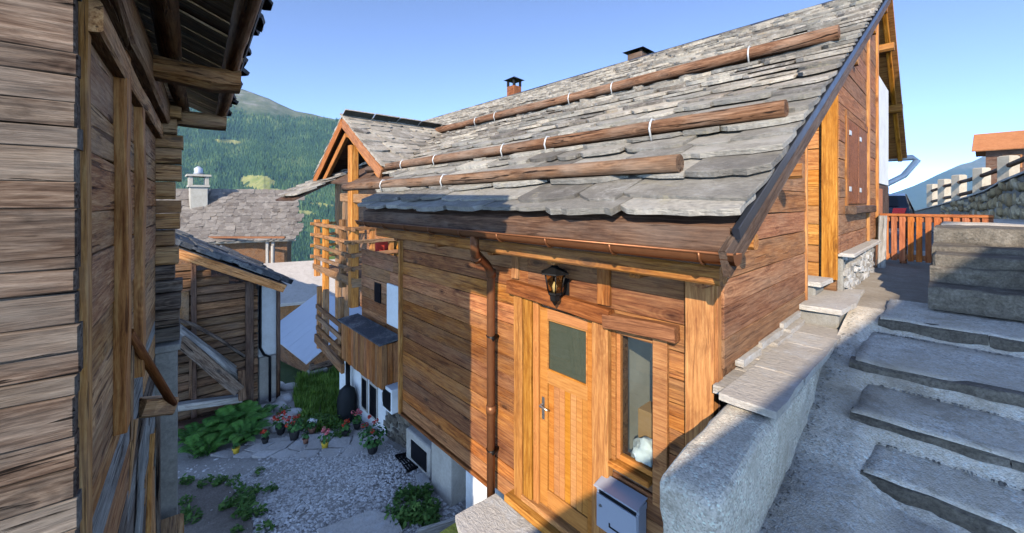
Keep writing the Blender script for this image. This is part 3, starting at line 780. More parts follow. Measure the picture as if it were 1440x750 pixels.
while y < RY - .1:
    ex = sr.uniform(.25, .33) if row > 2 else (.22, .34, .36)[row]
    if y > 2: ex = sr.uniform(.21, .29)
    dy = ex / math.sqrt(1 + SL * SL)
    spans = [(xmin(y + .1), VX + .02)]
    if -.1 < y < 4.1: spans.append((-12.6, -10.5))
    for (xa, xb) in spans:
        x = xb - sr.uniform(0, .1) * 0
        while x > xa + .12:
            wd_ = sr.uniform(.38, .95) if row < 4 else sr.uniform(.3, .75)
            if x - wd_ < xa + .18: wd_ = x - xa
            slates.append((x - wd_ / 2, y + sr.uniform(-.03, .03), wd_ - .008, ex * 1.65, row)); x -= wd_
    y += dy; row += 1
def size_of(s):
    a = proj((s[0] - s[2] / 2, s[1], rz(s[1]))); b = proj((s[0] + s[2] / 2, s[1] + .3, rz(s[1] + .3)))
    if not (-100 < a[0] < 1500): return 0
    return abs((b[0] - a[0])) / max(.3, a[2])
order = sorted(range(len(slates)), key=lambda i: -size_of(slates[i])); near = set(order[:300])
SA = Acc()
for i, (x, y, w_, d_, row) in enumerate(slates):
    v, f = slate_geo(sr, w_, d_, .038 if row < 5 else .036, .3 if row < 1 else 1.)
    tilt = math.atan2(.07, d_) + sr.uniform(-.012, .016)
    o = V((x, y, rz(y))) + SN * (.006 + sr.uniform(-.004, .006))
    W = frame(o + SN * .034, (1, 0, sr.uniform(-.012, .012)), (SN * math.cos(tilt) - SU * math.sin(tilt) * -1).normalized())
    r = min(1, max(0, sr.gauss(.45, .27)))
    if i in near: mobj('slate', v, f, 'slate' if (row < 9 or sr.random() < .4) else 'slate_warm', rf, W, r)
    else: SA.add([W @ V(q) for q in v], f, r)
tag(SA.obj('slates', 'slate_warm', rf), kind='stuff')
# verge boards, flashing, ridge
beam('bargeboard', rf, 'fascia', (VX - .03, EY - .10, EZ - .24), (VX - .03, RY, RZ - .19), .04, .17, (0, -SL, 1), seg=10)
beam('verge_flashing', rf, 'flash', (VX + .0, EY - .02, EZ - .075), (VX + .0, RY, RZ - .075), .035, .07, (0, -SL, 1), seg=4)
beam('ridge_cap', rf, 'flash', (VX + .02, RY, RZ + .03), (-18, RY, RZ + .03), .16, .05, seg=6)
beam('fascia', rf, 'fascia', (-4.93, EY + .02, EZ - .115), (VX - .04, EY + .02, EZ - .115), .04, .15, seg=8)
beam('fascia', rf, 'fascia', (-4.93, EY + .05, EZ - .225), (VX - .06, EY + .05, EZ - .225), .035, .10, seg=8)
# gutter: half-round trough with brackets
gv = []; gf = []; gn = 24
for i in range(gn + 1):
    x = -4.93 + (VX + .02 + 4.93) * i / gn
    for j in range(8):
        t = math.pi * (1 + j / 7); gv.append((x, EY - .055 + .066 * math.cos(t), EZ - .185 + .066 * math.sin(t) + .0))
for i in range(gn):
    for j in range(7): gf.append((i * 8 + j, i * 8 + j + 1, i * 8 + 9 + j, i * 8 + 8 + j))
gf.append(tuple(range(8))); gf.append(tuple(gn * 8 + j for j in range(7, -1, -1)))
gt = mobj('gutter', gv, gf, 'gutter', ch, None, None, True)
for p in gt.data.polygons[-2:]: p.use_smooth = False
tube('gutter_bead', gt, 'gutter', [(-4.93, EY - .121, EZ - .182), (VX + .02, EY - .121, EZ - .182)], .009, 6)
for i in range(9):
    x = -4.6 + i * .59
    tube('gutter_hook', gt, 'gutter', [(x, EY + .02, EZ - .17)] + [(x, EY - .055 + .073 * math.cos(t), EZ - .185 + .073 * math.sin(t)) for t in (math.pi * (2 - q / 6) for q in range(7))], .008, 5)
gp = PY(668, 330, EY - .05); gpx = gp.x
tube('downpipe', ch, 'gutter', [(gpx, EY - .055, EZ - .23), (gpx, EY - .055, 2.50), (gpx - .02, EY - .03, 2.44), (-2.32, -.18, 2.27), (-2.34, -.12, 2.20), (-2.345, -.10, 2.1), (-2.345, -.10, -.36)], .046, 14)
for z in (2.12, .62): tube('pipe_collar', ch, 'gutter', [(-2.345, -.10, z), (-2.345, -.10, z + .09)], .053, 14)
tube('pipe_collar', ch, 'gutter', [(gpx - .05, EY - .0, 2.405), (gpx - .1, EY + .05, 2.37)], .053, 14)
for z in (1.45, .2): tube('pipe_clip', ch, 'iron', [(-2.345, .03, z), (-2.345, -.10, z), (-2.345, -.10, z + .03)], [.012, .056, .056], 10)
tube('wall_pipe', ch, 'iron', [(-2.46, -.02, 1.9), (-2.46, -.02, 2.05)], .02, 8)
# snow logs
def snow_log(x0, x1, y, r, hooks):
    n = 14; rr = [r * random.Random(i * 7 + int(r * 100)).uniform(.93, 1.07) for i in range(n + 1)]
    base = lambda x: V((x, y + .012 * math.sin(x * 1.3), rz(y))) + SN * (r + .055)
    lg = tube('snow_log', rf, 'log', [base(x0 + (x1 - x0) * i / n) for i in range(n + 1)], rr, 14, .025)
    for x in hooks:
        b = base(x); d = V((.0, 0, 0))
        tube('strap', lg, 'steel', [b - SU * (r + .03) - SN * (r + .05), b - SU * (r + .012) + SN * .02, b - SU * r * .6 + SN * (r * .86), b + SN * (r + .012), b + SU * r * .9 + SN * r * .55, b + SU * (r + .25) - SN * (r + .03)], .011, 6)
snow_log(-.26, -7.0, .04, .070, (-3.4, -5.2))
snow_log(.19, -8.0, .91, .076, (-.93, -2.35, -3.2, -5., -6.2, -7.2))
snow_log(.13, -10.9, 3.47, .093, (-.85, -3.1, -4.1, -6.4, -7.2, -9.2))
# chimneys
def chimney(name, p, w_, h_, mat):
    c = box(name, ch, mat, p[0] - w_, p[0] + w_, p[1] - w_, p[1] + w_, p[2] - 1.2, p[2] + h_ * .4, .02)
    for dx in (-1, 1):
        for dy in (-1, 1): box('cowl_leg', c, 'iron', p[0] + dx * w_ * .8 - .04, p[0] + dx * w_ * .8 + .04, p[1] + dy * w_ * .8 - .04, p[1] + dy * w_ * .8 + .04, p[2] + h_ * .4, p[2] + h_ * .8, .005)
    v = [(p[0] + sx * w_ * 1.45, p[1] + sy * w_ * 1.45, p[2] + h_ * .8) for sx, sy in ((-1, -1), (1, -1), (1, 1), (-1, 1))] + [(p[0], p[1], p[2] + h_ * 1.08)]
    mobj('cowl', v, [(0, 1, 4), (1, 2, 4), (2, 3, 4), (3, 0, 4), (3, 2, 1, 0)], 'iron', c)
cp = PY(723, 131, RY + .4); chimney('chimney', cp, .21, .62, 'lintel')
cp = PY(898, 80, RY + .6); chimney('chimney', cp, .24, .16, 'fascia')

# ---- cross gable with balconies at the far end
GY = 1.0; AX, AZ = PY(481, 165, GY - .28).x, PY(481, 165, GY - .28).z
FX, FZ = PY(533, 232, GY - .28).x, PY(533, 232, GY - .28).z
LX = AX - (FX - AX) * 1.0; LZ = FZ
dg = part_empty('cross_gable', ch, (AX, GY, 2.))
rend = EY + (AZ - EZ) / SL + .1
vend = EY + (FZ - EZ) / SL
dn = V((AZ - FZ, 0, FX - AX)).normalized()        # normal of the right slope
prism('gable_roof', dg, 'fascia', [(AX, GY - .25, AZ - .1), (AX, rend, AZ - .1), (FX + .12, vend, FZ - .17), (FX + .12, GY - .25, FZ - .17)], .05, (0, 1, 0), dn, .002, True)
dnl = V((-(AZ - FZ), 0, FX - AX)).normalized()
prism('gable_roof', dg, 'fascia', [(AX, GY - .25, AZ - .1), (AX, rend, AZ - .1), (LX - .12, vend, LZ - .17), (LX - .12, GY - .25, LZ - .17)], .05, (0, 1, 0), dnl, .002, True)
DA = Acc(); dr_ = random.Random(31)
for side, nn, ex in ((1, dn, FX + .16), (-1, dnl, LX - .16)):
    su = V((AX - ex, 0, AZ - (FZ - .08))); Ls = su.length; su.normalize(); d = 0
    while d < Ls:
        t = d / Ls; y0 = GY - .30; y1 = vend + (rend - vend) * t
        yy = y0
        while yy < y1:
            w_ = dr_.uniform(.35, .8); w_ = min(w_, y1 - yy + .1)
            v, f = slate_geo(dr_, max(.1, w_ - .01), .42, .035)
            o = V((ex, yy + w_ / 2, FZ - .08)) + su * d + nn * .03
            xd = V((0, 1, 0)) if side > 0 else V((0, -1, 0))
            W = frame(o, xd, (nn + su * .1).normalized())
            if (W.to_3x3() @ V((0, 1, 0))).dot(su) < 0: W = frame(o, -xd, (nn + su * .1).normalized())
            DA.add([W @ V(q) for q in v], f, min(1, max(0, dr_.gauss(.5, .2)))); yy += w_
        d += dr_.uniform(.2, .28)
tag(DA.obj('gable_slates', 'slate_warm', dg), kind='stuff')
for s, ex in ((1, FX + .1), (-1, LX - .1)):
    nn = dn if s > 0 else dnl
    beam('bargeboard', dg, 'dormw', (AX + s * .0, GY - .27, AZ - .13), (ex, GY - .27, FZ - .2), .05, .22, nn)
    beam('rafter', dg, 'frame', (AX + s * .1, GY - .12, AZ - .42), (ex - s * .35, GY - .12, FZ - .22), .1, .16, nn)
beam('valley_gutter', dg, 'flash', (FX + .12, vend - .05, FZ - .02), (AX + .05, rend, AZ + .02), .12, .05, SN)
cpx = PY(497, 300, .8).x
beam('king_post', dg, 'frame', (cpx, .8, .4), (cpx, .8, PY(497, 205, .8).z), .22, .2, (0, 1, 0), seg=5)
beam('tie_beam', dg, 'balc', (PY(560, 283, .85).x, .85, PY(497, 283, .85).z), (PY(484, 278, .85).x, .85, PY(484, 278, .85).z), .2, .22)
# gable wall behind the balcony
gw = mobj('gable_wall', [(LX - 1.2, 2.2, -2.4), (-5.2, 2.2, -2.4), (-5.2, 2.2, 3.8), (FX, 2.2, FZ), (AX, 2.2, AZ - .2), (LX, 2.2, LZ), (LX - 1.2, 2.2, 3.2)] +
          [(LX - 1.2, 2.6, -2.4), (-5.2, 2.6, -2.4)], [(0, 1, 2, 3, 4, 5, 6)], 'barn', dg)
wall_planks(gw, 'plank', 'gablew', (LX + .2, 2.2, 0), (1, 0, 0), (0, -1, 0), .6, 3.9, -5.2 - LX - .2, [.24, .2, .22, .26], R, split=(2.2, 3.6))
box('balcony_door', gw, 'frame', -9.4, -8.4, 2.10, 2.15, 1.0, 2.9, .01)
# ---- upper balcony
bl = part_empty('upper_balcony', ch, (cpx, .8, 1.))
bx = cpx + .05; bx0 = PY(447, 345, .8).x; bfz = PY(497, 393, .8).z; btz = PY(497, 322, .8).z
box('balcony_floor', bl, 'balc', bx0, bx, .75, 2.2, bfz - .16, bfz, .01)
beam('floor_edge', bl, 'balc', (bx0 - .2, .74, bfz - .02), (bx + .06, .74, bfz - .02), .06, .16)
beam('floor_edge', bl, 'balc', (bx + .03, .72, bfz - .08), (bx + .03, 2.3, bfz - .08), .06, .22)
for u in (446, 458, 482): 
    q = PY(u, 330, .8); beam('balcony_post', bl, 'post' if u < 470 else 'balc', (q.x, .8, bfz - .3 if u != 458 else -1.2), (q.x, .8, PY(u, 309, .8).z), .15, .15, (0, 1, 0))  # orange colour stands in for sun on the left posts, the other darker
for u in (486, 476): q = PY(u, 330, 1.4); beam('balcony_post', bl, 'balc', (q.x, 1.4, -1.), (q.x, 1.4, 3.6), .16, .16, (0, 1, 0))
for k in range(4):
    z = bfz + (btz - bfz) * (.22 + .26 * k)
    beam('rail', bl, 'balc', (bx0 - .35, .72, z), (bx + .2, .72, z), .06, .09, jit=.006)
    beam('rail', bl, 'balc', (bx + .06, .55, z + .01), (bx + .06, 2.3, z + .01), .06, .09, jit=.006)
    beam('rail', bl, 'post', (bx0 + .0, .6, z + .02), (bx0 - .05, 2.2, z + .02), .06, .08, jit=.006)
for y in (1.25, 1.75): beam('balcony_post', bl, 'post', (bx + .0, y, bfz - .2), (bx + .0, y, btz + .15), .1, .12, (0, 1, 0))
ax_ = bx - .55
tag(box('deck_chair', None, 'redcloth', ax_ - .25, ax_ + .2, 1.5, 1.95, bfz + .25, bfz + .85, .06, 2), 'red canvas chair standing on the upper balcony', 'chair')
# ---- boxed lower balcony with a dark lid
lb = part_empty('boxed_balcony', ch, (-6.3, .15, -.2))
BX0, BX1, BZ0, BZ1 = -7.25, -5.36, -.20, .54
box('box_core', lb, 'barn', BX0 + .02, BX1 - .02, .03, .32, BZ0, BZ1, 0)
x = BX0
while x < BX1 - .02:
    w_ = min(R.uniform(.1, .15), BX1 - x); beam('board', lb, 'plank', (x + w_ / 2, .012, BZ0 - R.uniform(0, .02)), (x + w_ / 2, .012, BZ1), w_ - .008, .025, (0, 1, 0), seg=1); x += w_
for i in range(3): beam('board', lb, 'plank', (BX1 - .006, .05 + i * .1, BZ0), (BX1 - .006, .05 + i * .1, BZ1), .09, .025, (1, 0, 0), seg=1)
prism('lid', lb, 'slate_dark', [(BX0 - .05, -.06, BZ1 + .01), (BX1 + .05, -.06, BZ1 + .01), (BX1 + .05, .36, BZ1 + .06), (BX0 - .05, .36, BZ1 + .06)], .03, (1, 0, 0), (0, -.1, 1), .005, rnd=.4)
vb = box('vent_box', lb, 'plaster', -5.45, -5.12, .06, .36, -.55, -.15, .01)
box('vent_opening', vb, 'black', -5.42, -5.15, .045, .058, -.5, -.2, 0)
box('middle_wall', lb, 'gablew', -7.4, -4.7, .5, .6, -.2, 1.9, 0)
wall_planks(lb, 'plank', 'gablew', (-7.4, .5, 0), (1, 0, 0), (0, -1, 0), .5, 1.95, 2.7, [.22, .25, .2], R, split=(1.2, 2.))
box('white_door', lb, 'plaster', PY(545, 400, .45).x, PY(562, 400, .45).x, .43, .47, PY(545, 455, .45).z, PY(545, 398, .45).z, .01)
box('small_window', lb, 'black', PY(527, 400, .45).x, PY(535, 400, .45).x, .44, .467, PY(530, 425, .45).z, PY(530, 398, .45).z, .0)
# plastered lower wall with two windows
lw = box('lower_wall', lb, 'plaster', -8.3, -5.9, .32, .6, -2.2, -.2, .01)
for ua, ub in ((508, 517), (519, 531)):
    a, b = PY(ua, 560, .31).x, PY(ub, 560, .31).x
    wf = box('window', lw, 'greyplaster', a, b, .305, .318, -1.22, -.55, .004)
    mobj('pane', *box_pts(a + .05, b - .05, .298, .302, -1.17, -.6), 'black', wf)
# lower balcony running on to the left
lo = PY(446, 470, 0.); 
beam('floor_edge', lb, 'balc', (lo.x - .1, .0, -.22), (BX0 + .1, .0, -.40), .07, .2)
for u, m_ in ((449, 'post'), (458, 'balc'), (480, 'balc')):
    q = PY(u, 450, .1).x; beam('balcony_post', lb, m_, (q, .1, -.5), (q, .1, .95), .1, .1, (0, 1, 0))
for k in range(3): beam('rail', lb, 'balc', (lo.x - .1, .02, .02 + k * .25), (BX0, .02, -.08 + k * .25), .05, .1)
tag(tube('rain_barrel', None, 'barrel', [(*PG(488, 592).xy, gz(-8) - .05), (*PG(488, 592).xy, gz(-8) + .12), (*PG(488, 592).xy, gz(-8) + .55), (*PG(488, 592).xy, gz(-8) + .72), (*PG(488, 592).xy, gz(-8) + .8)], [.16, .19, .19, .15, .06], 14), 'black round topped rain barrel against the white basement wall', 'barrel')
tube('drain_pipe', lb, 'black', [(-7.5, .22, -.3), (-7.5, .22, -1.8)], .05, 8)

# ================================================================== OLD BARN on the left
LO = V((-1.11, -3.09, 0)); LA = V((-.9972, .0745, 0)); LN = V((.0745, .9972, 0))
def LB(s, o, z): return LO + LA * s + LN * o + V((0, 0, z))
def LP(u, v, off):
    r = ray(u, v); return CAM + r * (((LO - CAM).dot(LN) + off) / r.dot(LN))
def LS(u, v, s):
    r = ray(u, v); q = LO + LA * s - CAM; return CAM + r * (q.dot(LA) / r.dot(LA))
lbn = thing('old_barn', LB(1.7, -3, -1.2), 'weathered grey plank barn with deep bracketed eaves and a propped pole', 'barn')
R2 = random.Random(14)
def deck(o): return 4.02 + (.60 - o) * .42
core = []
for o_ in (-.03, -4.97):
    for s_ in (.03, 3.4):
        core += [LB(s_, o_, -1.3), LB(s_, o_, deck(0) - .12)]
core += [LB(.03, -2.5, deck(-2.5) - .15), LB(3.4, -2.5, deck(-2.5) - .15)]
bc = mobj('core_wall', core, [(0, 2, 3, 1), (4, 5, 7, 6), (0, 1, 8, 5, 4), (2, 6, 7, 9, 3), (1, 3, 9, 8), (5, 8, 9, 7)], 'barn', lbn)
vb_ = [-70, 0, 78, 110, 149, 182, 212, 258, 293, 375, 408, 454, 489, 522, 549, 605, 650, 690, 735, 790, 850, 930, 1010, 1100, 1190, 1280, 1380, 1480, 1600, 1700, 1780, 1880]
zb_ = [2.95 + (284 - q) / 377 for q in vb_][::-1]
for z0, z1 in zip(zb_, zb_[1:]):
    e = R2.uniform(-.006, .009); k = 7; Lr = 3.2; th = R2.uniform(.03, .055)
    lo = [(-e + (Lr + e) * t / k, z0 + .0015 + R2.uniform(-.006, .004)) for t in range(k + 1)]
    hi = [(-e + (Lr + e) * t / k, z1 - .0015 + R2.uniform(-.004, .006)) for t in range(k + 1)]
    W = frame(LB(.03, 0, 0), -LN, -LA)
    fl = (W.to_3x3() @ V((0, 1, 0))).z < 0
    if fl: W = frame(LB(.03, 0, 0), LN, -LA)
    pts = [((-s if fl else s), z) for s, z in lo + hi[::-1]]
    if fl: pts.reverse()
    x0 = pts[0][0]; zc = pts[0][1]
    v, f = prism_geo([(p[0] - x0, p[1] - zc) for p in pts], th + .03, .005)
    mobj('plank', v, f, 'grey', lbn, W @ Matrix.Translation((x0, zc, 0)))
# long wall: boards between posts
wall_planks(lbn, 'plank', 'warm', LB(.05, -.03, 0), LA, LN, 1.75, 4.15, 3.2, [.2, .26, .22, .3, .18, .24], R2, split=(1.2, 3.4), th=.035, wob=.006)
wall_planks(lbn, 'plank', 'greyblue', LB(.05, -.03, 0), LA, LN, -1.2, 1.75, 3.2, [.24, .2, .28, .22], R2, split=(1.2, 2.4), th=.032, wob=.008, mats=['greyblue', 'warm', 'greyblue', 'grey'])
beam('corner_post', lbn, 'warm', LB(.05, .008, -1.2), LB(.05, .008, 4.1), .07, .03, LN, seg=8, jit=.006)
beam('post', lbn, 'post', LB(.80, .025, 1.74), LB(.80, .025, 3.75), .17, .06, LN, seg=7, jit=.006)
beam('post', lbn, 'post', LB(1.62, .025, 1.75), LB(1.62, .025, 3.72), .15, .06, LN, seg=6, jit=.006)
beam('wall_plate', lbn, 'warm', LB(-.5, .04, 3.86), LB(4.2, .04, 3.86), .14, .24, seg=9, jit=.012)
beam('wall_plate', lbn, 'warm', LB(.02, .02, 3.66), LB(3.3, .02, 3.66), .08, .12, seg=7, jit=.006)
z = 1.50                                          # log ends of the corner joint
while z < 4.05:
    h_ = R2.uniform(.13, .2); pr_ = R2.uniform(.15, .22)
    beam('log_end', lbn, 'warm' if z > 2.2 else 'grey', LB(3.38, -.25, z + h_ / 2), LB(3.38, pr_, z + h_ / 2), R2.uniform(.2, .26), h_ - .012, seg=2, ch=.1); z += h_
for s_ in (1.50, 3.52): beam('eave_bracket', lbn, 'warm', LB(s_, -.15, 3.865), LB(s_, .60, 3.845), .19, .15, seg=4, jit=.014, ch=.22)
tube('eave_purlin', lbn, 'warm', [LB(-.6 + 5 * t / 9, .20 + .01 * math.sin(t), 4.0) for t in range(10)], [.062, .066, .06, .064, .067, .06, .063, .06, .062, .06], 9, .05)
tube('eave_purlin', lbn, 'warm', [LB(-.6 + 5 * t / 9, .55 + .008 * math.cos(t), 3.965) for t in range(10)], [.055, .052, .056, .05, .054, .052, .056, .05, .054, .05], 8, .05)
s_ = -.62
while s_ < 4.35:                                  # sheathing boards seen from below
    w_ = R2.uniform(.10, .2)
    beam('sheathing_board', lbn, 'soffit', LB(s_ + w_ / 2, .60 + R2.uniform(-.02, .02), deck(.60) + .02), LB(s_ + w_ / 2, -.4, deck(-.4) + .02), w_ + .004, .025, seg=2, jit=.002)
    s_ += w_
nr = (LN * .42 + V((0, 0, 1))).normalized()
for sgn in (1, -1):
    q = [LB(-.66, .63, deck(.63) + .05), LB(4.4, .63, deck(.63) + .05), LB(4.4, -2.5, deck(-2.5) + .05), LB(-.66, -2.5, deck(-2.5) + .05)]
    if sgn < 0: q = [LB(-.66, -2.5, deck(-2.5) + .05), LB(4.4, -2.5, deck(-2.5) + .05), LB(4.4, -5.63, deck(.63) + .05), LB(-.66, -5.63, deck(.63) + .05)]
    prism('roof_slope', lbn, 'slate_dark', q, .07, LA, nr if sgn > 0 else (-LN * .42 + V((0, 0, 1))).normalized(), .01, True, rnd=.4)
EA = Acc(); s_ = -.66                             # ragged slate edge along the eave
while s_ < 4.4:
    w_ = R2.uniform(.25, .5); v, f = slate_geo(R2, w_, .5, .028)
    W = frame(LB(s_ + w_ / 2, .655, deck(.655) + .125), -LA, nr)
    if (W.to_3x3() @ V((0, 1, 0))).dot(LN) > 0: W = frame(LB(s_ + w_ / 2, .655, deck(.655) + .125), LA, nr)
    EA.add([W @ V(p) for p in v], f, R2.random()); s_ += w_
tag(EA.obj('eave_slates', 'slate_dark', lbn), kind='stuff')
box_ = [LB(3.24, -.02, 0), LB(3.52, -.02, 0), LB(3.52, .17, 0), LB(3.24, .17, 0)]
prism('stone_pillar', lbn, 'pillar', [p + V((0, 0, -1.2)) for p in box_], 2.62, LA, (0, 0, 1), .02, True)
prism('pillar_cap', lbn, 'pillar', [LB(3.2, -.03, 1.425), LB(3.56, -.03, 1.425), LB(3.56, .2, 1.425), LB(3.2, .2, 1.425)], .06, LA, (0, 0, 1), .01, True)
tube('prop_pole', lbn, 'lintel', [LS(181, 467, 1.35), LS(212, 517, 1.68), LS(243, 568, 2.0)], [.027, .029, .03], 10)
beam('trough_beam', lbn, 'warm', LS(192, 573, 1.9), LS(238, 570, 2.05), .16, .13, jit=.006)
for (u0, v0, s0, u1, v1, s1, w_, m_) in ((168, 600, 1.1, 146, 790, 1.0, .13, 'greyblue'), (190, 590, 1.5, 166, 800, 1.25, .1, 'warm'), (207, 600, 1.9, 188, 790, 1.5, .09, 'greyblue'),
                                          (214, 610, 2.2, 207, 790, 1.9, .06, 'post'), (222, 560, 2.7, 224, 790, 2.5, .08, 'grey'), (183, 480, 1.45, 182, 620, 1.4, .06, 'warm'), (199, 690, 1.9, 190, 820, 1.7, .16, 'greyblue'),
                                          (158, 640, 1.0, 150, 800, .95, .1, 'grey'), (214, 660, 2.5, 216, 800, 2.4, .12, 'warm')):
    beam('leaning_board', lbn, m_, LS(u0, v0, s0), LS(u1, v1, s1), w_, .028, LN, jit=.005)
tube('snow_log', lbn, 'log', [LB(-.55 + 4.8 * t / 6, .5, deck(.5) + .24) for t in range(7)], .105, 12, .03)  # unseen log added to lengthen the barn's shadow on the chalet roof
beam('ground_beam', lbn, 'warm', LB(.3, .12, -.3), LB(3.1, .12, -.3), .2, .2, jit=.01)

# ================================================================== STEPS, PARAPET AND LANDING
def pebble(rng, s):
    a = rng.random() * 6.3; ca, sa = math.cos(a), math.sin(a); sx, sy, sz = s * rng.uniform(.8, 1.5), s * rng.uniform(.55, 1.), s * rng.uniform(.35, .7)
    b = [(1, 0, 0), (.3, .9, .1), (-.8, .6, 0), (-.8, -.5, .1), (.35, -.95, 0), (.1, .1, 1)]
    v = []
    for p in b:
        x, y, z = p[0] * sx * rng.uniform(.8, 1.2), p[1] * sy * rng.uniform(.8, 1.2), p[2] * sz
        v.append(V((x * ca - y * sa, x * sa + y * ca, z)))
    return v, [(0, 1, 5), (1, 2, 5), (2, 3, 5), (3, 4, 5), (4, 0, 5)]
APZ = ((-5, .95), (-1, 1.08), (-.5, 1.16), (.3, 1.285), (.68, 1.45), (1.24, 1.635), (2.2, 1.805), (2.6, 1.868), (9, 1.868))
def apron_z(x, y):
    for (a, za), (b, zb) in zip(APZ, APZ[1:]):
        if y <= b: return za + (zb - za) * (y - a) / (b - a)
    return 1.868
pw = thing('parapet_wall', (.22, 0, 1.2), 'low grey concrete parapet with flat slab coping beside the steps', 'wall')
me = bpy.data.meshes.new('concrete_body'); bm = bmesh.new()
v, f = box_pts(.085, .375, -1.0, 2.35, -.6, 1.655); bv = [bm.verts.new(q) for q in v]
for q in f: bm.faces.new([bv[i] for i in q])
for k in range(1, 48): bmesh.ops.bisect_plane(bm, geom=list(bm.verts) + list(bm.edges) + list(bm.faces), plane_co=(0, -1.0 + 3.35 * k / 48, 0), plane_no=(0, 1, 0))
for k in range(1, 26): bmesh.ops.bisect_plane(bm, geom=list(bm.verts) + list(bm.edges) + list(bm.faces), plane_co=(0, 0, -.6 + 2.255 * k / 26), plane_no=(0, 0, 1))
ed = [e for e in bm.edges if all(abs(x.co.z - 1.655) < 1e-4 for x in e.verts) and (all(abs(x.co.x - .085) < 1e-4 for x in e.verts) or all(abs(x.co.x - .375) < 1e-4 for x in e.verts) or all(abs(x.co.y + 1.0) < 1e-4 for x in e.verts))] + \
     [e for e in bm.edges if all(abs(x.co.y + 1.0) < 1e-4 for x in e.verts) and (all(abs(x.co.x - .085) < 1e-4 for x in e.verts) or all(abs(x.co.x - .375) < 1e-4 for x in e.verts))]
bmesh.ops.bevel(bm, geom=ed, offset=.045, segments=3, affect='EDGES', profile=.5)
bmesh.ops.recalc_face_normals(bm, faces=bm.faces)
for q in bm.verts:
    p = q.co.copy(); d = mnoise.fractal(p * 3.1, 1, 2, 5) * .026
    q.co += V((d, d * .8, d * .7))
    if p.y < -.2 and p.z > 1.: q.co.z -= (-.2 - p.y) * .07 + max(0, -.8 - p.y) * .12
bm.to_mesh(me); bm.free(); me.materials.append(M['parapet'])
link(bpy.data.objects.new('concrete_body', me), pw)
def flat_slab(name, parent, mat, pts, z, th, rnd, tilt=(0, 0, 1)):
    return prism(name, parent, mat, [(p[0], p[1], z + (p[2] if len(p) > 2 else 0)) for p in pts], th, (0, 1, 0), tilt, .008, True, rnd, inset=.006)
rs_ = random.Random(40)
def rough(pts, j, k=3, rng=rs_):
    out = []
    for i, p in enumerate(pts):
        q = pts[(i + 1) % len(pts)]
        for t in range(k):
            out.append((p[0] + (q[0] - p[0]) * t / k + rng.uniform(-j, j), p[1] + (q[1] - p[1]) * t / k + rng.uniform(-j, j)))
    return out
for y0, y1, r in ((-.2, .45, .55), (.46, 1.22, .4), (1.23, 1.62, .65), (1.63, 1.99, .35)):
    flat_slab('coping_slab', pw, 'coping', rough([(.075, y0), (.40, y0), (.395, y1), (.075, y1)], .008), 1.685, .045, r)
for y0, y1, z_, x1 in ((-.08, .30, 1.665, .09), (.31, .62, 1.665, .085), (.63, 1.02, 1.67, .09), (1.03, 1.45, 1.70, .09), (1.46, 1.98, 1.72, .085), (.32, .7, 1.74, .055), (.75, 1.3, 1.765, .06), (1.32, 1.95, 1.80, .055)):
    flat_slab('ledge_stone', pw, 'coping', rough([(-.01, y0), (x1, y0), (x1, y1), (-.01, y1)], .008, 2), z_, .055, rs_.random())
flat_slab('landing_slab', pw, 'coping', rough([(-.04, 2.0), (.36, 2.02), (.40, 2.5), (.36, 3.4), (-.04, 2.95)], .012), 1.86, .05, .6)
box('slab_base', pw, 'mortar', -.03, .33, 2.05, 3.3, 1.4, 1.855, .02)
flat_slab('landing_slab', pw, 'coping', rough([(-.5, 2.5), (.10, 2.52), (.15, 2.98), (-.5, 2.98)], .01), 2.02, .05, .75)
box('slab_base', pw, 'mortar', -.5, .05, 2.56, 3., 1.5, 2.02, .02)

st = thing('stone_steps', (1.6, 1.5, 1.2), 'broad grey steps of pebbled concrete with rough stone risers', 'stairs')
STP = ((.30, 1.305), (.68, 1.50), (1.24, 1.69), (2.2, 1.85))
XL = (.70, .60, .52, .60)
def grid_top(name, parent, mat, x0, x1, y0, y1, zf, nx=26, ny=8, amp=.006, edge=None, drop=.25):
    vs = []; fs = []
    for j in range(ny + 1):
        for i in range(nx + 1):
            x = x0 + (x1 - x0) * (i / nx) ** 1.3; yy = y0 + (y1 - y0) * j / ny
            if edge and j == 0: yy += edge(x)
            if i == 0: x += .03 * mnoise.noise(V((yy * 5, x0 * 9, 1)))
            vs.append((x, yy, zf(x, yy) + amp * mnoise.fractal(V((x * 5, yy * 5, 2)), 1, 2, 3)))
    n = nx + 1
    for j in range(ny):
        for i in range(nx): fs.append((j * n + i, j * n + i + 1, (j + 1) * n + i + 1, (j + 1) * n + i))
    b = len(vs)                                   # skirts
    rim = [i for i in range(n)]; vs += [(vs[i][0], vs[i][1], vs[i][2] - drop) for i in rim]
    fs += [(b + i, b + i + 1, i + 1, i) for i in range(nx)]
    b = len(vs); rim = [j * n for j in range(ny + 1)]; vs += [(vs[i][0], vs[i][1], vs[i][2] - drop) for i in rim]
    fs += [(rim[i], rim[i + 1], b + i + 1, b + i) for i in range(ny)]
    return mobj(name, vs, fs, mat, parent, None, None, True)
DG = random.Random(90); DA_ = Acc()
def step_edge(k): return lambda x: .02 * mnoise.noise(V((x * 3.3, k * 7, 0))) + .012 * mnoise.noise(V((x * 11, k * 3, 0)))
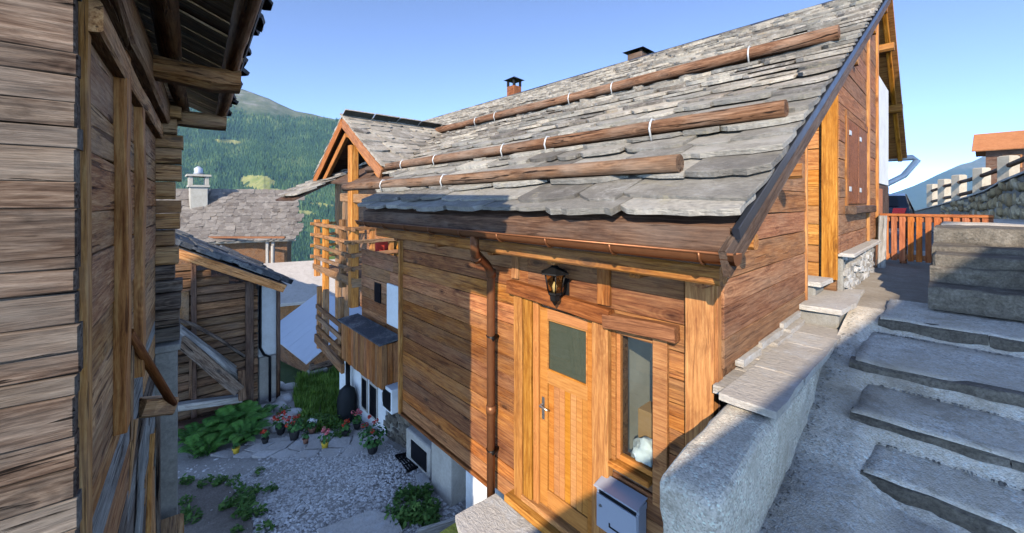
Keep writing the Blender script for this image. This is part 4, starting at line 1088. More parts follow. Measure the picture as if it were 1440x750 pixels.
def rough_block(name, parent, mat, x0, x1, y0, y1, z0, z1, amp=.012, rng=None):
    me = bpy.data.meshes.new(name); bm = bmesh.new()
    v, f = box_pts(x0, x1, y0, y1, z0, z1); bv = [bm.verts.new(q) for q in v]
    for q in f: bm.faces.new([bv[i] for i in q])
    al = lambda: list(bm.verts) + list(bm.edges) + list(bm.faces)
    n = max(3, int((x1 - x0) / .09))
    for t in range(1, n): bmesh.ops.bisect_plane(bm, geom=al(), plane_co=(x0 + (x1 - x0) * t / n, 0, 0), plane_no=(1, 0, 0))
    for t in range(1, 4): bmesh.ops.bisect_plane(bm, geom=al(), plane_co=(0, 0, z0 + (z1 - z0) * t / 4), plane_no=(0, 0, 1))
    bmesh.ops.bisect_plane(bm, geom=al(), plane_co=(0, y0 + min(.03, (y1 - y0) * .4), 0), plane_no=(0, 1, 0))
    for q in bm.verts:
        p = q.co.copy(); d = mnoise.fractal(p * 5.5, 1, 2, 4); e = mnoise.noise(p * 2.1 + V((9, 9, 9)))
        q.co.y += d * amp * 2.2 if p.y < y0 + .02 else 0
        q.co.z += (d * amp + e * amp) if p.z > z0 + .02 else 0
        if p.z > z1 - .002 and p.y < y0 + .002: q.co += V((0, .012, -.010 + d * .008))
        if p.x < x0 + .002 or p.x > x1 - .002: q.co.y += .01
    bmesh.ops.recalc_face_normals(bm, faces=bm.faces); bm.to_mesh(me); bm.free(); me.materials.append(M[mat])
    return link(bpy.data.objects.new(name, me), parent)
for k, (y0, z0) in enumerate(STP):
    y1, zn = STP[k + 1] if k < 3 else (3.0, 2.02)
    zt = zn - .122
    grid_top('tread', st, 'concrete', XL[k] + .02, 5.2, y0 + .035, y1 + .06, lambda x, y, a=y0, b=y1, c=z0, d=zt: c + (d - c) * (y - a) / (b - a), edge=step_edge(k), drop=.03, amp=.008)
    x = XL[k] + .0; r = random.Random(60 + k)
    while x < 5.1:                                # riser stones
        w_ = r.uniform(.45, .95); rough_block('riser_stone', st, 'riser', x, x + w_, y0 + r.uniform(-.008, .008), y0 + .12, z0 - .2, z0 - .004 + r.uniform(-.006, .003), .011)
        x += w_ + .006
for k, (y0, z0) in enumerate(STP[1:]):
    for _ in range(160):
        x = XL[k + 1] + DG.random() ** 1.3 * 3.2; v, f = pebble(DG, DG.uniform(.004, .013)); DA_.add([V((x, y0 - .012 - abs(DG.gauss(0, .035)), z0 - .121)) + q for q in v], f, DG.random())
for _ in range(320):
    y = DG.uniform(-1.2, 2.4); v, f = pebble(DG, DG.uniform(.004, .012)); x = .385 + abs(DG.gauss(0, .05)); DA_.add([V((x, y, apron_z(x, y) + .004)) + q for q in v], f, DG.random())
tag(DA_.obj('grit', 'grit'), 'fine loose grit gathered along the steps and the foot of the parapet', 'grit', kind='stuff')
TOP = ((2.75, 2.12), (3.13, 2.285), (3.7, 2.45), (4.3, 2.633))
for k, (y0, z0) in enumerate(TOP):
    y1 = TOP[k + 1][0] if k < 3 else 9.0
    r = random.Random(80 + k); x = .91
    while x < 4.6:
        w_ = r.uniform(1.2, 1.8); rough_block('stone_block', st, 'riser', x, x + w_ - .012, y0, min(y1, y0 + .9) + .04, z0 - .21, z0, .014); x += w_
grid_top('top_landing', st, 'concrete', .95, 5.2, 5.1, 9.2, lambda x, y: 2.62, 8, 4)
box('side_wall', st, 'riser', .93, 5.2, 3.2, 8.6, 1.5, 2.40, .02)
# sloping apron between parapet and steps
vs = []; fs = []; ny, nx = 120, 60
for j in range(ny + 1):
    for i in range(nx + 1):
        x = .36 + 4.9 * (i / nx) ** 1.9; y = -4.0 + 6.6 * j / ny
        z = apron_z(x, y) + .012 * mnoise.fractal(V((x * 3, y * 3, 5)), 1, 2, 4)
        for q, (ya, za) in enumerate(STP):
            yb, zn = STP[q + 1] if q < 3 else (3.0, 2.02)
            if ya - .02 <= y < yb - .02 and x > XL[q] - .02:
                zt_ = za + (zn - .122 - za) * (y - ya) / (yb - ya); k_ = min(1, (x - XL[q] + .02) / .10); z = min(z, z * (1 - k_) + (zt_ - .03) * k_)
        if x > .72 and y < .3: k_ = min(1, (x - .72) / .15); z = min(z, z * (1 - k_) + (1.195 + .06 * (y - .3)) * k_)
        vs.append((x, y, z))
fs = [(j * (nx + 1) + i, j * (nx + 1) + i + 1, (j + 1) * (nx + 1) + i + 1, (j + 1) * (nx + 1) + i) for j in range(ny) for i in range(nx)]
tag(mobj('pavement', vs, fs, 'concrete', None, None, None, True), kind='structure')
# paved landing up to the railing
vs = []; fs = []; ny, nx = 30, 12
for j in range(ny + 1):
    for i in range(nx + 1):
        x = .2 + 1.0 * i / nx; y = 2.6 + 7.4 * j / ny
        vs.append((x, y, (1.868 - .004 * (y - 2.6)) + .012 * mnoise.fractal(V((x * 2.5, y * 2.5, 9)), 1, 2, 4)))
fs = [(j * (nx + 1) + i, j * (nx + 1) + i + 1, (j + 1) * (nx + 1) + i + 1, (j + 1) * (nx + 1) + i) for j in range(ny) for i in range(nx)]
tag(mobj('path', vs, fs, 'path', None, None, None, True), kind='structure')
tag(mobj('road', [(-6, 9.9, 1.74), (2.6, 9.9, 1.74), (2.2, 30, 1.55), (-6, 30, 1.55)], [(0, 1, 2, 3)], 'asphalt'), kind='structure')

# ---- orange railing at the end of the landing
rl = thing('wooden_railing', (.85, 7.1, 1.84), 'orange stained picket railing across the end of the landing', 'railing')
rx0, rx1 = PY(1238, 303, 7.1).x, PY(1397, 303, 7.1).x
rzt = PY(1300, 303, 7.1).z
beam('handrail', rl, 'rust', (rx0, 7.1, rzt), (rx1, 7.1, rzt), .14, .045)
beam('rail', rl, 'rust', (rx0, 7.1, rzt - .075), (rx1, 7.1, rzt - .075), .05, .09)
beam('rail', rl, 'rust', (rx0, 7.1, 1.97), (rx1, 7.1, 1.97), .05, .09)
n = 12
for i in range(n):
    x = rx0 + .08 + (rx1 - rx0 - .16) * i / (n - 1); beam('picket', rl, 'rust', (x, 7.05, 1.9), (x, 7.05, rzt - .03), .075, .028, (0, 1, 0), seg=1)
for x in (rx0 + .3, rx1 - .04): beam('post', rl, 'rust', (x, 7.16, 1.80), (x, 7.16, rzt - .02), .09, .09, (0, 1, 0))

# ---- retaining wall with post and rail fence above the lane
WP = [V((2.45, 7.6, 3.62)), V((2.12, 11.6, 3.44)), V((2.01, 14.2, 3.31)), V((1.73, 17.2, 3.16)), V((1.02, 20.9, 2.87)), V((-.05, 28.6, 2.48)), V((-2.6, 40, 2.0))]
rw = thing('retaining_wall', (2, 12, 1.6), 'ochre rubble retaining wall carrying a post and rail fence', 'wall')
for i, (a, b) in enumerate(zip(WP, WP[1:])):
    d = (b - a).normalized(); nrm = V((-d.y, d.x, 0)).normalized()
    prism('wall_core', rw, 'mortar', [V((a.x, a.y, .9)), V((b.x, b.y, .9)), V((b.x, b.y, b.z - .06)), V((a.x, a.y, a.z - .06))], .3, V((d.x, d.y, 0)), -nrm if nrm.x > 0 else nrm, .002, True)
    prism('wall_cap', rw, 'coping', [a + V((-.36, 0, -.055)), b + V((-.36, 0, -.055)), b + V((.1, 0, -.055)), a + V((.1, 0, -.055))], .05, d, (0, 0, 1), .01, True, rnd=.5)
wr = random.Random(77); nst = 0
for k in range(4):
    a, b = WP[k], WP[k + 1]; Lw = (b - a).length; z = 1.75; dw = (b - a).normalized()
    while z < a.z - .1:
        h_ = wr.uniform(.2, .3); t = wr.uniform(0, .2)
        while t < Lw:
            w_ = wr.uniform(.2, .42); p = a + dw * (t + w_ / 2)
            if z + h_ * .5 < p.z - .08 and nst < 290 and p.y > 8.2:
                hh = h_ * wr.uniform(.7, 1.35); v, f = rock_geo(wr, .10, w_ * .5, hh * .5, 1)
                mobj('stone', v, f, 'wallstone', rw, Matrix.Translation((p.x - .27 + wr.uniform(-.04, .03), p.y, z + h_ / 2 + wr.uniform(-.05, .05))), wr.random(), True); nst += 1
            t += w_
        z += h_
fn = thing('post_and_rail_fence', (2., 13, 3.4), 'pale stone post fence with brown log rails on the retaining wall', 'fence')
fpos = []
for u, vt, vb2, d in ((1420, 219, 268, 10.6), (1382, 236, 276, 12.6), (1350, 246, 284, 14.6), (1329, 252, 288, 16.6), (1312, 259, 292, 19.), (1462, 196, 258, 8.9)):
    b = PD(u, vb2, d); t = PD(u, vt, d); hw = .15
    dd = RT
    prism('fence_post', fn, 'fencepost', [b - dd * .14 - FW * .1, b + dd * .14 - FW * .1, b + dd * .14 + FW * .16, b - dd * .14 + FW * .16], t.z - b.z, dd, (0, 0, 1), .03, True)
    fpos.append((d, b, t))
fpos.sort(key=lambda q: q[0])
for (d0, b0, t0), (d1, b1, t1) in zip(fpos, fpos[1:]):
    for k in (.72, .26):
        p, q = b0 + (t0 - b0) * k, b1 + (t1 - b1) * k
        off = -RT * .12 - FW * .1
        tube('log_rail', fn, 'log', [p + off + (p - q) * .08, (p + q) / 2 + off + V((0, 0, -.015)), q + off - (p - q) * .08], .065, 8)

# ---- parked car beyond the railing
cc = PD(1279, 285, 14.5); cz = 1.72
car = thing('parked_car', (cc.x, cc.y, cz), 'dark hatchback seen from behind, parked beyond the orange railing', 'car')
CR = frame(V((cc.x - .75, cc.y, cz)), (1, .02, 0), (0, 0, 1))
prof = [(-2.0, .35), (-2.05, .75), (-1.95, .98), (-1.75, 1.06), (-1.35, 1.44), (-.7, 1.52), (.2, 1.48), (.95, 1.02), (1.85, .88), (2.0, .65), (2.0, .35)]
cv = []; cf = []
for i, (sx, ins) in enumerate(((-.83, .1), (-.74, 0), (.74, 0), (.83, .1))):
    for (l, h) in prof:
        k = max(0, h - .95) * .28; cv.append(CR @ V((sx - math.copysign(k, sx) if True else sx, l * (1 - ins * .08), h - ins * .02)))
n = len(prof)
for i in range(3):
    for j in range(n): cf.append((i * n + j, i * n + (j + 1) % n, (i + 1) * n + (j + 1) % n, (i + 1) * n + j))
cf.append(tuple(range(n))); cf.append(tuple(3 * n + j for j in range(n - 1, -1, -1)))
mobj('body', cv, [q[::-1] for q in cf], 'carpaint', car)
mobj('rear_window', [CR @ V(q) for q in ((-.55, -1.77, 1.09), (.55, -1.77, 1.09), (.48, -1.40, 1.43), (-.48, -1.40, 1.43))], [(0, 1, 2, 3)], 'black', car)
for s in (-1, 1):
    mobj('tail_light', [CR @ V((s * .55 + x, -2.03 + y, .82 + z)) for x, y, z in ((-.15, 0, 0), (.15, 0, 0), (.2, .02, .2), (-.12, .06, .2), (-.15, .2, 0), (.15, .2, 0), (.2, .2, .2), (-.12, .2, .2))], [(0, 1, 2, 3), (0, 4, 5, 1), (1, 5, 6, 2), (2, 6, 7, 3), (3, 7, 4, 0)], 'taillight', car)
    for l in (-1.3, 1.3): tube('wheel', car, 'rubber', [CR @ V((s * .84, l, .31)), CR @ V((s * .64, l, .31))], .31, 16)
mobj('number_plate', [CR @ V(q) for q in ((-.26, -2.056, .55), (.26, -2.056, .55), (.26, -2.062, .67), (-.26, -2.062, .67))], [(0, 1, 2, 3)], 'plaster', car)

# ================================================================== GENERIC HOUSES
def simple_house(name, label, c, ax, L, W, z0, ze, slope, over, wallm, roofm, wins=3, boards=None, gable_over=.4, th=.12, group=None, rnd=.5):
    ax = V((ax[0], ax[1], 0)).normalized(); sd_ = V((-ax.y, ax.x, 0)); c = V((c[0], c[1], 0))
    h = thing(name, (c.x, c.y, z0), label, 'house', group)
    def P(a, s, z): return c + ax * a + sd_ * s + V((0, 0, z))
    zr = ze + slope * W / 2
    v = [P(-L / 2, -W / 2, z0), P(L / 2, -W / 2, z0), P(L / 2, W / 2, z0), P(-L / 2, W / 2, z0), P(-L / 2, -W / 2, ze), P(L / 2, -W / 2, ze), P(L / 2, W / 2, ze), P(-L / 2, W / 2, ze), P(-L / 2, 0, zr), P(L / 2, 0, zr)]
    wl = mobj('wall', v, [(0, 3, 2, 1), (0, 1, 5, 4), (2, 3, 7, 6), (1, 2, 6, 9, 5), (3, 0, 4, 8, 7)], wallm, h)
    hs_ = W / 2 + over; zo = ze - slope * over
    roofs = []
    for s in (-1, 1):
        q = [P(-L / 2 - gable_over, s * hs_, zo), P(L / 2 + gable_over, s * hs_, zo), P(L / 2 + gable_over, 0, zr), P(-L / 2 - gable_over, 0, zr)]
        roofs.append(prism('roof', h, roofm, q, th, ax, (sd_ * s * slope + V((0, 0, 1))).normalized(), .02, True, rnd))
    nh = max(1, int((ze - z0) / 2.7))
    for s in (-1, 1):
        for k in range(nh):
            for i in range(wins):
                a = -L / 2 + L * (i + .5) / wins; z = z0 + 1. + k * 2.7
                if z + 1.1 > ze: continue
                o = s * (W / 2 + .02)
                fr_ = prism('window', wl, 'frame', [P(a - .5, o, z), P(a + .5, o, z), P(a + .5, o, z + 1.1), P(a - .5, o, z + 1.1)], .04, ax, sd_ * s, .01)
                prism('pane', fr_, 'black', [P(a - .4, o + s * .042, z + .1), P(a + .4, o + s * .042, z + .1), P(a + .4, o + s * .042, z + 1.), P(a - .4, o + s * .042, z + 1.)], .004, ax, sd_ * s, .001)
    return h, P, wl, roofs

# unseen houses added for the light: three cast shade, the last bounces sun
h, P, wl, rr = simple_house('added_house', 'tall white plastered house added unseen behind the foot of the steps to shade them', (6.75, -10.4), (0, 1), 10, 8.2, .5, 4.05, .95, .42, 'plaster', 'slate_dark', 3, gable_over=.35)
h, P, wl, rr = simple_house('added_house', 'low white plastered house added unseen behind the old barn to shade the log barn', (-10.2, -9.6), (1, 0.05), 8.5, 6.4, -1.8, 3.2, .6, .5, 'plaster', 'slate_dark', 3)

h, P, wl, rr = simple_house('added_house', 'narrow tall white plastered house added unseen to shade the plank gable of the old barn', (-.75, -10.9), (1, 0), 5.5, 3.4, .2, 6.9, .5, .2, 'plaster', 'slate_dark', 2, gable_over=.06)

h, P, wl, rr = simple_house('added_house', 'slim white plastered house added unseen on the terrace to bounce sun onto the steps', (3.95, 6.4), (1, 0), 2.9, 2.4, 2.3, 9.0, .5, .3, 'plaster', 'slate_dark', 1, gable_over=.1)  # added out of view to bounce sunlight onto the shaded steps

# ---- house with the square chimney
CAX = (RT + FW * .5).normalized(); ctr = PD(262, 300, 25.8)
h, P, wl, rr = simple_house('chimney_house', 'timber house with pale stone roof and tall square chimney below the forest', (ctr.x, ctr.y), (CAX.x, CAX.y), 11.6, 6.2, -3.5, .92, .80, .55, 'barn', 'slate_warm', 4, gable_over=.5)
CA = Acc(); cr = random.Random(12); ax = CAX; sd_ = V((-ax.y, ax.x, 0)); 
zr = .92 + .8 * 3.1
su = (sd_ * 3.1 + V((0, 0, 2.48))).normalized(); nn = (-sd_ * .8 + V((0, 0, 1))).normalized(); Ls = (V((3.65, 2.92, 0))).length; d = 0
while d < Ls:
    a = -6.35
    while a < 6.3:
        w_ = cr.uniform(.3, .6); v, f = slate_geo(cr, w_, .5, .05); o = V((ctr.x, ctr.y, .92 - .44)) + ax * (a + w_ / 2) - sd_ * 3.65 + su * d + nn * .15
        W = frame(o, ax, (nn - su * -.06).normalized()); CA.add([W @ V(q) for q in v], f, min(1, max(0, cr.gauss(.5, .2)))); a += w_
    d += .33
tag(CA.obj('roof_slates', 'slate_brown', rr[0]), kind='stuff')
kp = PD(279, 313, 25.4)
kq = box('chimney', h, 'cream', kp.x - .45, kp.x + .45, kp.y - .45, kp.y + .45, 0, PD(279, 263, 25.4).z, .03)
zt = PD(279, 263, 25.4).z
box('chimney_lip', kq, 'cream', kp.x - .55, kp.x + .55, kp.y - .55, kp.y + .55, zt - .04, zt + .1, .02)
for sx in (-.4, .4):
    for sy in (-.4, .4): box('chimney_pier', kq, 'cream', kp.x + sx - .1, kp.x + sx + .1, kp.y + sy - .1, kp.y + sy + .1, zt + .1, zt + .62, .01)
box('chimney_cap', kq, 'cream', kp.x - .62, kp.x + .62, kp.y - .62, kp.y + .62, zt + .62, zt + .76, .02)
tube('chimney_finial', kq, 'tin', [(kp.x, kp.y, zt + .76), (kp.x, kp.y, zt + .95), (kp.x, kp.y, zt + 1.15), (kp.x, kp.y, zt + 1.3)], [.28, .22, .24, .05], 10)
e1 = PD(383, 340, 24.2); tube('downpipe', h, 'greyplaster', [(e1.x, e1.y, .3), (e1.x, e1.y, -3)], .08, 8)
for u in (384, 376): q = PD(u, 340, 24.3); beam('corner_post', h, 'greyblue', (q.x, q.y, -3), (q.x, q.y, .5), .16, .1, (FW.x, FW.y, 0))
gq = [PD(240, 334, 23.6), PD(401, 334, 23.6)]
beam('gutter', h, 'gutter', (gq[0].x, gq[0].y, gq[0].z), (gq[1].x, gq[1].y, gq[1].z), .14, .12)

# ---- pale roofed house and tin roofed shed in the hollow
a = PD(395, 402, 16.); 
c2 = PD(452, 385, 17.5)
h, P, wl, rr = simple_house('pale_roof_house', 'small timber house with pale pinkish roof in the hollow below the balcony', (c2.x, c2.y), ((RT + FW * .5).x, (RT + FW * .5).y), 4.6, 4.4, -3.6, -.62, .42, .5, 'gablew', 'pinkroof', 1, rnd=.5)
sx = PX(420, 512, -10.9)
h, P, wl, rr = simple_house('tin_roof_shed', 'little log shed with pale bluish tin roof below the boxed balcony', (-12.6, sx.y + 1.75), (1, .06), 3.2, 2.9, -2.9, sx.z + .22, .62, .3, 'barn', 'tin', 0, gable_over=.28, th=.05)
for i in range(9):
    q0 = -14.35 + i * .42; beam('seam', rr[0], 'tin', P(q0 + 12.6, -1.72, sx.z + .10), P(q0 + 12.6, -.02, sx.z + 1.15), .03, .03)
for i in range(5): beam('log', wl, 'grey', (-10.98, sx.y + .3, -2.55 + i * .22), (-10.98, sx.y + 3.1, -2.55 + i * .22), .2, .2, ch=.3)
box('stone_corner', wl, 'greyplaster', -11.1, -10.86, sx.y + .25, sx.y + .75, -3., -1.75, .03)
# ---- white plastered annex with black pipes
an = thing('plastered_annex', (-10.4, -.9, -1.8), 'narrow white plastered annex with black pipe beside the dark log barn', 'building')
y0, y1 = PX(363, 450, -9.85).y, PX(391, 450, -9.85).y
box('wall', an, 'plaster', -12., -9.85, y0, y1, PX(380, 500, -9.85).z, 1.12, .02)
box('base', an, 'greyplaster', -12., -9.84, y0 + .01, y1 - .01, -2.2, PX(380, 500, -9.85).z - .004, .02)
tube('pipe', an, 'black', [(-9.78, y0 + .03, 1.0), (-9.78, y0 + .03, -.45), (-9.75, y0 + .1, -.62), (-9.75, y0 + .22, -.7), (-9.75, y0 + .22, -1.75)], .03, 8)
tube('pipe', an, 'fascia', [(-9.78, y1 - .01, 1.0), (-9.78, y1 - .01, -1.75)], .045, 8)
tube('stove_elbow', an, 'steel', [(-9.7, y0 + .2, .95), (-9.7, y0 + .2, 1.15), (-9.7, y0 + .3, 1.2), (-9.7, y0 + .4, 1.1)], .07, 8)
# ---- orange roofed house above the lane
ch2 = PD(1462, 232, 33.)
h, P, wl, rr = simple_house('orange_roof_house', 'dark timber house with orange tiled roof above the fence', (ch2.x, ch2.y), ((RT - FW * 1.25).x, (RT - FW * 1.25).y), 5.6, 4.6, 2., PD(1400, 210, 33).z + .3, .55, .75, 'fascia', 'orange_tile', 2, gable_over=.75, rnd=.5)

# ================================================================== DARK LOG BARN with outside stair
XB = -9.3
db = thing('log_barn', (XB - 1.5, -2.6, -1.5), 'dark log barn with heavy slate roof and an outside ladder stair', 'barn')
def PB(u, v): return PX(u, v, XB)
ey, ez = PB(392, 402).y, PB(392, 402).z
s_b = (PB(245, 352).z - ez) / (PB(245, 352).y - ey)
def bz(y): return ez + s_b * (y - ey)
yr = ey - 4.6
yR = PB(362, 500).y
box('core_wall', db, 'barn', XB - 4, XB - .04, yr - 3.6, yR - .02, -1.7, bz(yR) - .1, 0)
R3 = random.Random(19)
z = -1.42; i = 0
while z < bz(yr) - .2:
    h_ = R3.uniform(.15, .21); ye = min(yR, ey + (z + h_ + .14 - ez) / s_b)
    if ye > yr + .3: beam('log', db, 'barn', (XB - .02, yr - 1, z + h_ / 2), (XB - .02, ye, z + h_ / 2), .12, h_ - .008, seg=5, jit=.006, ch=.25)
    z += h_
for u, w_ in ((350, .15), (272, .09)):
    q = PB(u, 450); beam('post', db, 'fascia', (XB + .07, q.y, -1.5), (XB + .07, q.y, bz(q.y) - .12), w_, .07, (1, 0, 0))
box('loft_door', db, 'balc', XB + .03, XB + .07, PB(245, 400).y - .3, PB(266, 400).y, PB(250, 460).z, PB(250, 411).z, .01)
beam('bargeboard', db, 'warm', (XB + .30, ey + .05, ez - .03), (XB + .30, yr, bz(yr) - .03), .05, .17, (0, -s_b, 1), seg=4)
bn = V((0, -s_b, 1)).normalized(); bu = V((0, -1, -s_b)).normalized()
prism('roof', db, 'slate_dark', [(XB + .3, ey + .08, bz(ey + .08) + .04), (XB - 4.4, ey + .08, bz(ey + .08) + .04), (XB - 4.4, yr, bz(yr) + .04), (XB + .3, yr, bz(yr) + .04)], .06, (1, 0, 0), bn, .01, True, rnd=.3)
prism('roof', db, 'slate_dark', [(XB + .3, yr, bz(yr) + .04), (XB - 4.4, yr, bz(yr) + .04), (XB - 4.4, yr - 4.6, bz(ey) + .04), (XB + .3, yr - 4.6, bz(ey) + .04)], .06, (1, 0, 0), V((0, s_b, 1)), .01, True, rnd=.3)
BA = Acc(); d = 0; Lb = (ey - yr) * math.sqrt(1 + s_b ** 2)
while d < Lb:
    x = XB + .38
    while x > XB - 4.3:
        w_ = R3.uniform(.3, .7); v, f = slate_geo(R3, w_, .45, .075)
        o = V((x - w_ / 2, ey + .12, bz(ey + .12))) + (-bu if (-bu).y < 0 else bu) * d + bn * (.13 + R3.uniform(-.01, .03))
        upv = V((0, -1, -s_b)).normalized()
        W = frame(o, (-1, 0, 0), (bn + upv * -.02).normalized())
        if (W.to_3x3() @ V((0, 1, 0))).y > 0: W = frame(o, (1, 0, 0), (bn + upv * -.1 * -1).normalized())
        BA.add([W @ V(q) for q in v], f, R3.random()); x -= w_
    d += R3.uniform(.2, .28)
tag(BA.obj('roof_slates', 'slate_dark', db), kind='stuff')
def PB2(u, v, dx): return PX(u, v, XB + dx)
beam('stair_stringer', db, 'grey', PB2(252, 478, .45), PB2(336, 550, .45), .06, .22, (0, 0, 1), jit=.006)
tube('stair_log', db, 'greyblue', [PB2(250, 466, .3), PB2(295, 500, .3), PB2(336, 531, .3)], [.09, .095, .09], 10, .05)
tube('stair_log', db, 'greyblue', [PB2(250, 458, .15), PB2(295, 492, .15), PB2(330, 518, .15)], [.05, .05, .05], 8, .05)
tube('handrail', db, 'grey', [PB2(243, 448, .3), PB2(272, 457, .3), PB2(310, 478, .3), PB2(344, 502, .3)], [.035, .035, .033, .03], 8, .05)
beam('stair_newel', db, 'barn', PB2(341, 562, .35), PB2(339, 520, .35), .13, .13, (1, 0, 0))
beam('sill_beam', db, 'greyblue', PB2(240, 574, .2), PB2(340, 560, .2), .2, .13)
beam('sill_beam', db, 'fascia', PB2(240, 606, .3), PB2(320, 590, .3), .3, .2)
beam('brace', db, 'barn', PB2(268, 500, .1), PB2(268, 560, .1), .05, .05, (1, 0, 0))
box('plinth', db, 'greyplaster', XB - 4, XB + .05, yr - 3, yR, -2.4, -1.5, .02)

# ================================================================== COURTYARD
def sheet(name, mat, pts, dz, kind='structure', rng=None):
    n = len(pts); vs = [(p[0], p[1], gz(p[0]) + dz) for p in pts]
    bm = bmesh.new(); bv = [bm.verts.new(q) for q in vs]; fc = bm.faces.new(bv)
    bmesh.ops.triangulate(bm, faces=[fc]); bmesh.ops.subdivide_edges(bm, edges=list(bm.edges), cuts=5, use_grid_fill=True)
    bmesh.ops.triangulate(bm, faces=list(bm.faces))
    for q in bm.verts: q.co.z = gz(q.co.x) + dz + .01 * mnoise.noise(q.co * 2.)
    bmesh.ops.recalc_face_normals(bm, faces=bm.faces)
    if sum(f.normal.z for f in bm.faces) < 0: bmesh.ops.reverse_faces(bm, faces=bm.faces)
    me = bpy.data.meshes.new(name); bm.to_mesh(me); bm.free(); me.materials.append(M[mat])
    o = link(bpy.data.objects.new(name, me)); return tag(o, kind=kind)
sheet('courtyard', 'gravelbase', [(-2.2, -2.9), (-2.2, .3), (-6.2, .35), (-9.4, .1), (-9.4, -2.9), (-5.5, -3.2)], .02)
soil_poly = [tuple(PG(*p).xy) for p in ((248, 676), (290, 678), (322, 684), (345, 708), (356, 740), (352, 800), (250, 800))]
sheet('soil_bed', 'soil', soil_poly, .036)
def inpoly(x, y, P):
    c = False
    for i in range(len(P)):
        x0, y0 = P[i]; x1, y1 = P[i - 1]
        if (y0 > y) != (y1 > y) and x < (x1 - x0) * (y - y0) / (y1 - y0) + x0: c = not c
    return c
g = random.Random(50); GA = Acc()
for i in range(24000):
    x, y = g.uniform(-7.6, -2.3), g.uniform(-2.9, .2)
    if inpoly(x, y, soil_poly) and g.random() < .96: continue
    if x < -6.6 and g.random() < .9: continue
    d = (V((x, y, 0)) - V((CAM.x, CAM.y, 0))).length
    v, f = pebble(g, g.uniform(.012, .032)); GA.add([V((x, y, gz(x) + .022)) + q for q in v], f, g.random())
tag(GA.obj('gravel', 'gravel'), 'loose grey gravel covering the courtyard', 'gravel', kind='stuff')
# flagstone strip with pots
fg = thing('flagstone_path', (-5.8, -1., -1.3), 'strip of irregular pale flagstones under the flower pots', 'paving')
fr2 = random.Random(55)
a0, a1 = PG(285, 648), PG(548, 640); b0, b1 = PG(360, 622), PG(545, 605)
nu, nv = 8, 3
gp_ = {}
for i in range(nu + 1):
    for j in range(nv + 1):
        p = a0.lerp(a1, i / nu); q = b0.lerp(b1, i / nu); r = p.lerp(q, j / nv)
        gp_[i, j] = (r.x + fr2.uniform(-.07, .07), r.y + fr2.uniform(-.08, .08))
for i in range(nu):
    for j in range(nv):
        cs = [gp_[i, j], gp_[i + 1, j], gp_[i + 1, j + 1], gp_[i, j + 1]]
        cx, cy = sum(c[0] for c in cs) / 4, sum(c[1] for c in cs) / 4
        pts = rough([(cx + (c[0] - cx) * .88, cy + (c[1] - cy) * .86) for c in cs], .012, 3, fr2)
        prism('flagstone', fg, 'flag', [(p[0], p[1], gz(p[0]) + .018) for p in pts], fr2.uniform(.03, .05), (1, 0, 0), (-.2 if cx > -6 else -.11, 0, 1), .008, True, fr2.random(), inset=.02)
for (pts, z_) in (([(446, 752), (520, 724), (556, 731), (566, 752), (540, 775), (455, 775)], -1.05),):
    q = [PZ(u, v, z_) for u, v in pts]; prism('flagstone', fg, 'flag', rough3 if False else q, .06, (1, 0, 0), (0, 0, 1), .01, True, .35, inset=.01)
q = [PG(*p) for p in ((584, 672), (600, 667), (607, 690), (590, 692))]; prism('flagstone', fg, 'flag', q, .05, (1, 0, 0), (0, 0, 1), .008, True, .8, inset=.02)
ds = thing('door_step', (-1.9, -.4, -.3), 'pale flat stone slab step in front of the half glazed door', 'step')
flat_slab('slab', ds, 'flag', rough([PZ(640, 725, -.2).xy, PZ(658, 772, -.2).xy, (-1.15, -.75), (-1.1, -.12), (-2.25, -.12)], .012), -.26, .06, .55)
flat_slab('slab', ds, 'flag', rough([(-1.14, -.9), (-.1, -1.), (-.1, -.12), (-1.08, -.12)], .01), -.25, .05, .4)
box('slab_base', ds, 'mortar', -2.2, -.1, -.62, -.1, -1.1, -.262, .03)
beam('edging_board', ds, 'greyblue', PZ(590, 752, -.95), PZ(645, 735, -.75), .05, .12)
# drain grate
gr = thing('drain_grate', PG(578, 652), 'black iron drain grate set in the gravel by the cellar wall', 'grate')
q = [PG(*p) for p in ((556, 645), (586, 639), (602, 655), (574, 667))]
for i in range(9):
    t = i / 8; a = q[0].lerp(q[1], t); b = q[3].lerp(q[2], t); beam('bar', gr, 'iron', a + V((0, 0, .05)), b + V((0, 0, .05)), .018, .03, seg=1)
for t in (0, .33, .66, 1): a = q[0].lerp(q[3], t); b = q[1].lerp(q[2], t); beam('cross_bar', gr, 'iron', a + V((0, 0, .046)), b + V((0, 0, .046)), .02, .03, seg=1)
prism('pit', gr, 'black', [p + V((0, 0, .02)) for p in q], .006, (1, 0, 0), (0, 0, 1), .001, True)
# stone heaps by the barn corner and path beyond
hp = random.Random(58)
for i, (u, v, s_) in enumerate(((383, 563, .22), (400, 566, .2), (371, 552, .2), (392, 575, .18), (365, 583, .24), (398, 600, .26), (412, 585, .18), (376, 600, .18), (408, 548, .2), (390, 545, .16))):
    p = PG(u, v); vv, ff = rock_geo(hp, s_ * 1.2, s_, s_ * .35, 2)
    tag(mobj('field_stone', vv, ff, 'flag', None, Matrix.Translation(p + V((0, 0, .05))), hp.random(), True), 'rounded grey field stone lying in the heap by the corner of the log barn', 'stone', 'field stones by the log barn')
sheet('path', 'gravelbase', [PG(352, 592).xy, PG(402, 610).xy, PG(438, 598).xy, PG(418, 560).xy, PG(412, 542).xy, PG(372, 542).xy], .034)

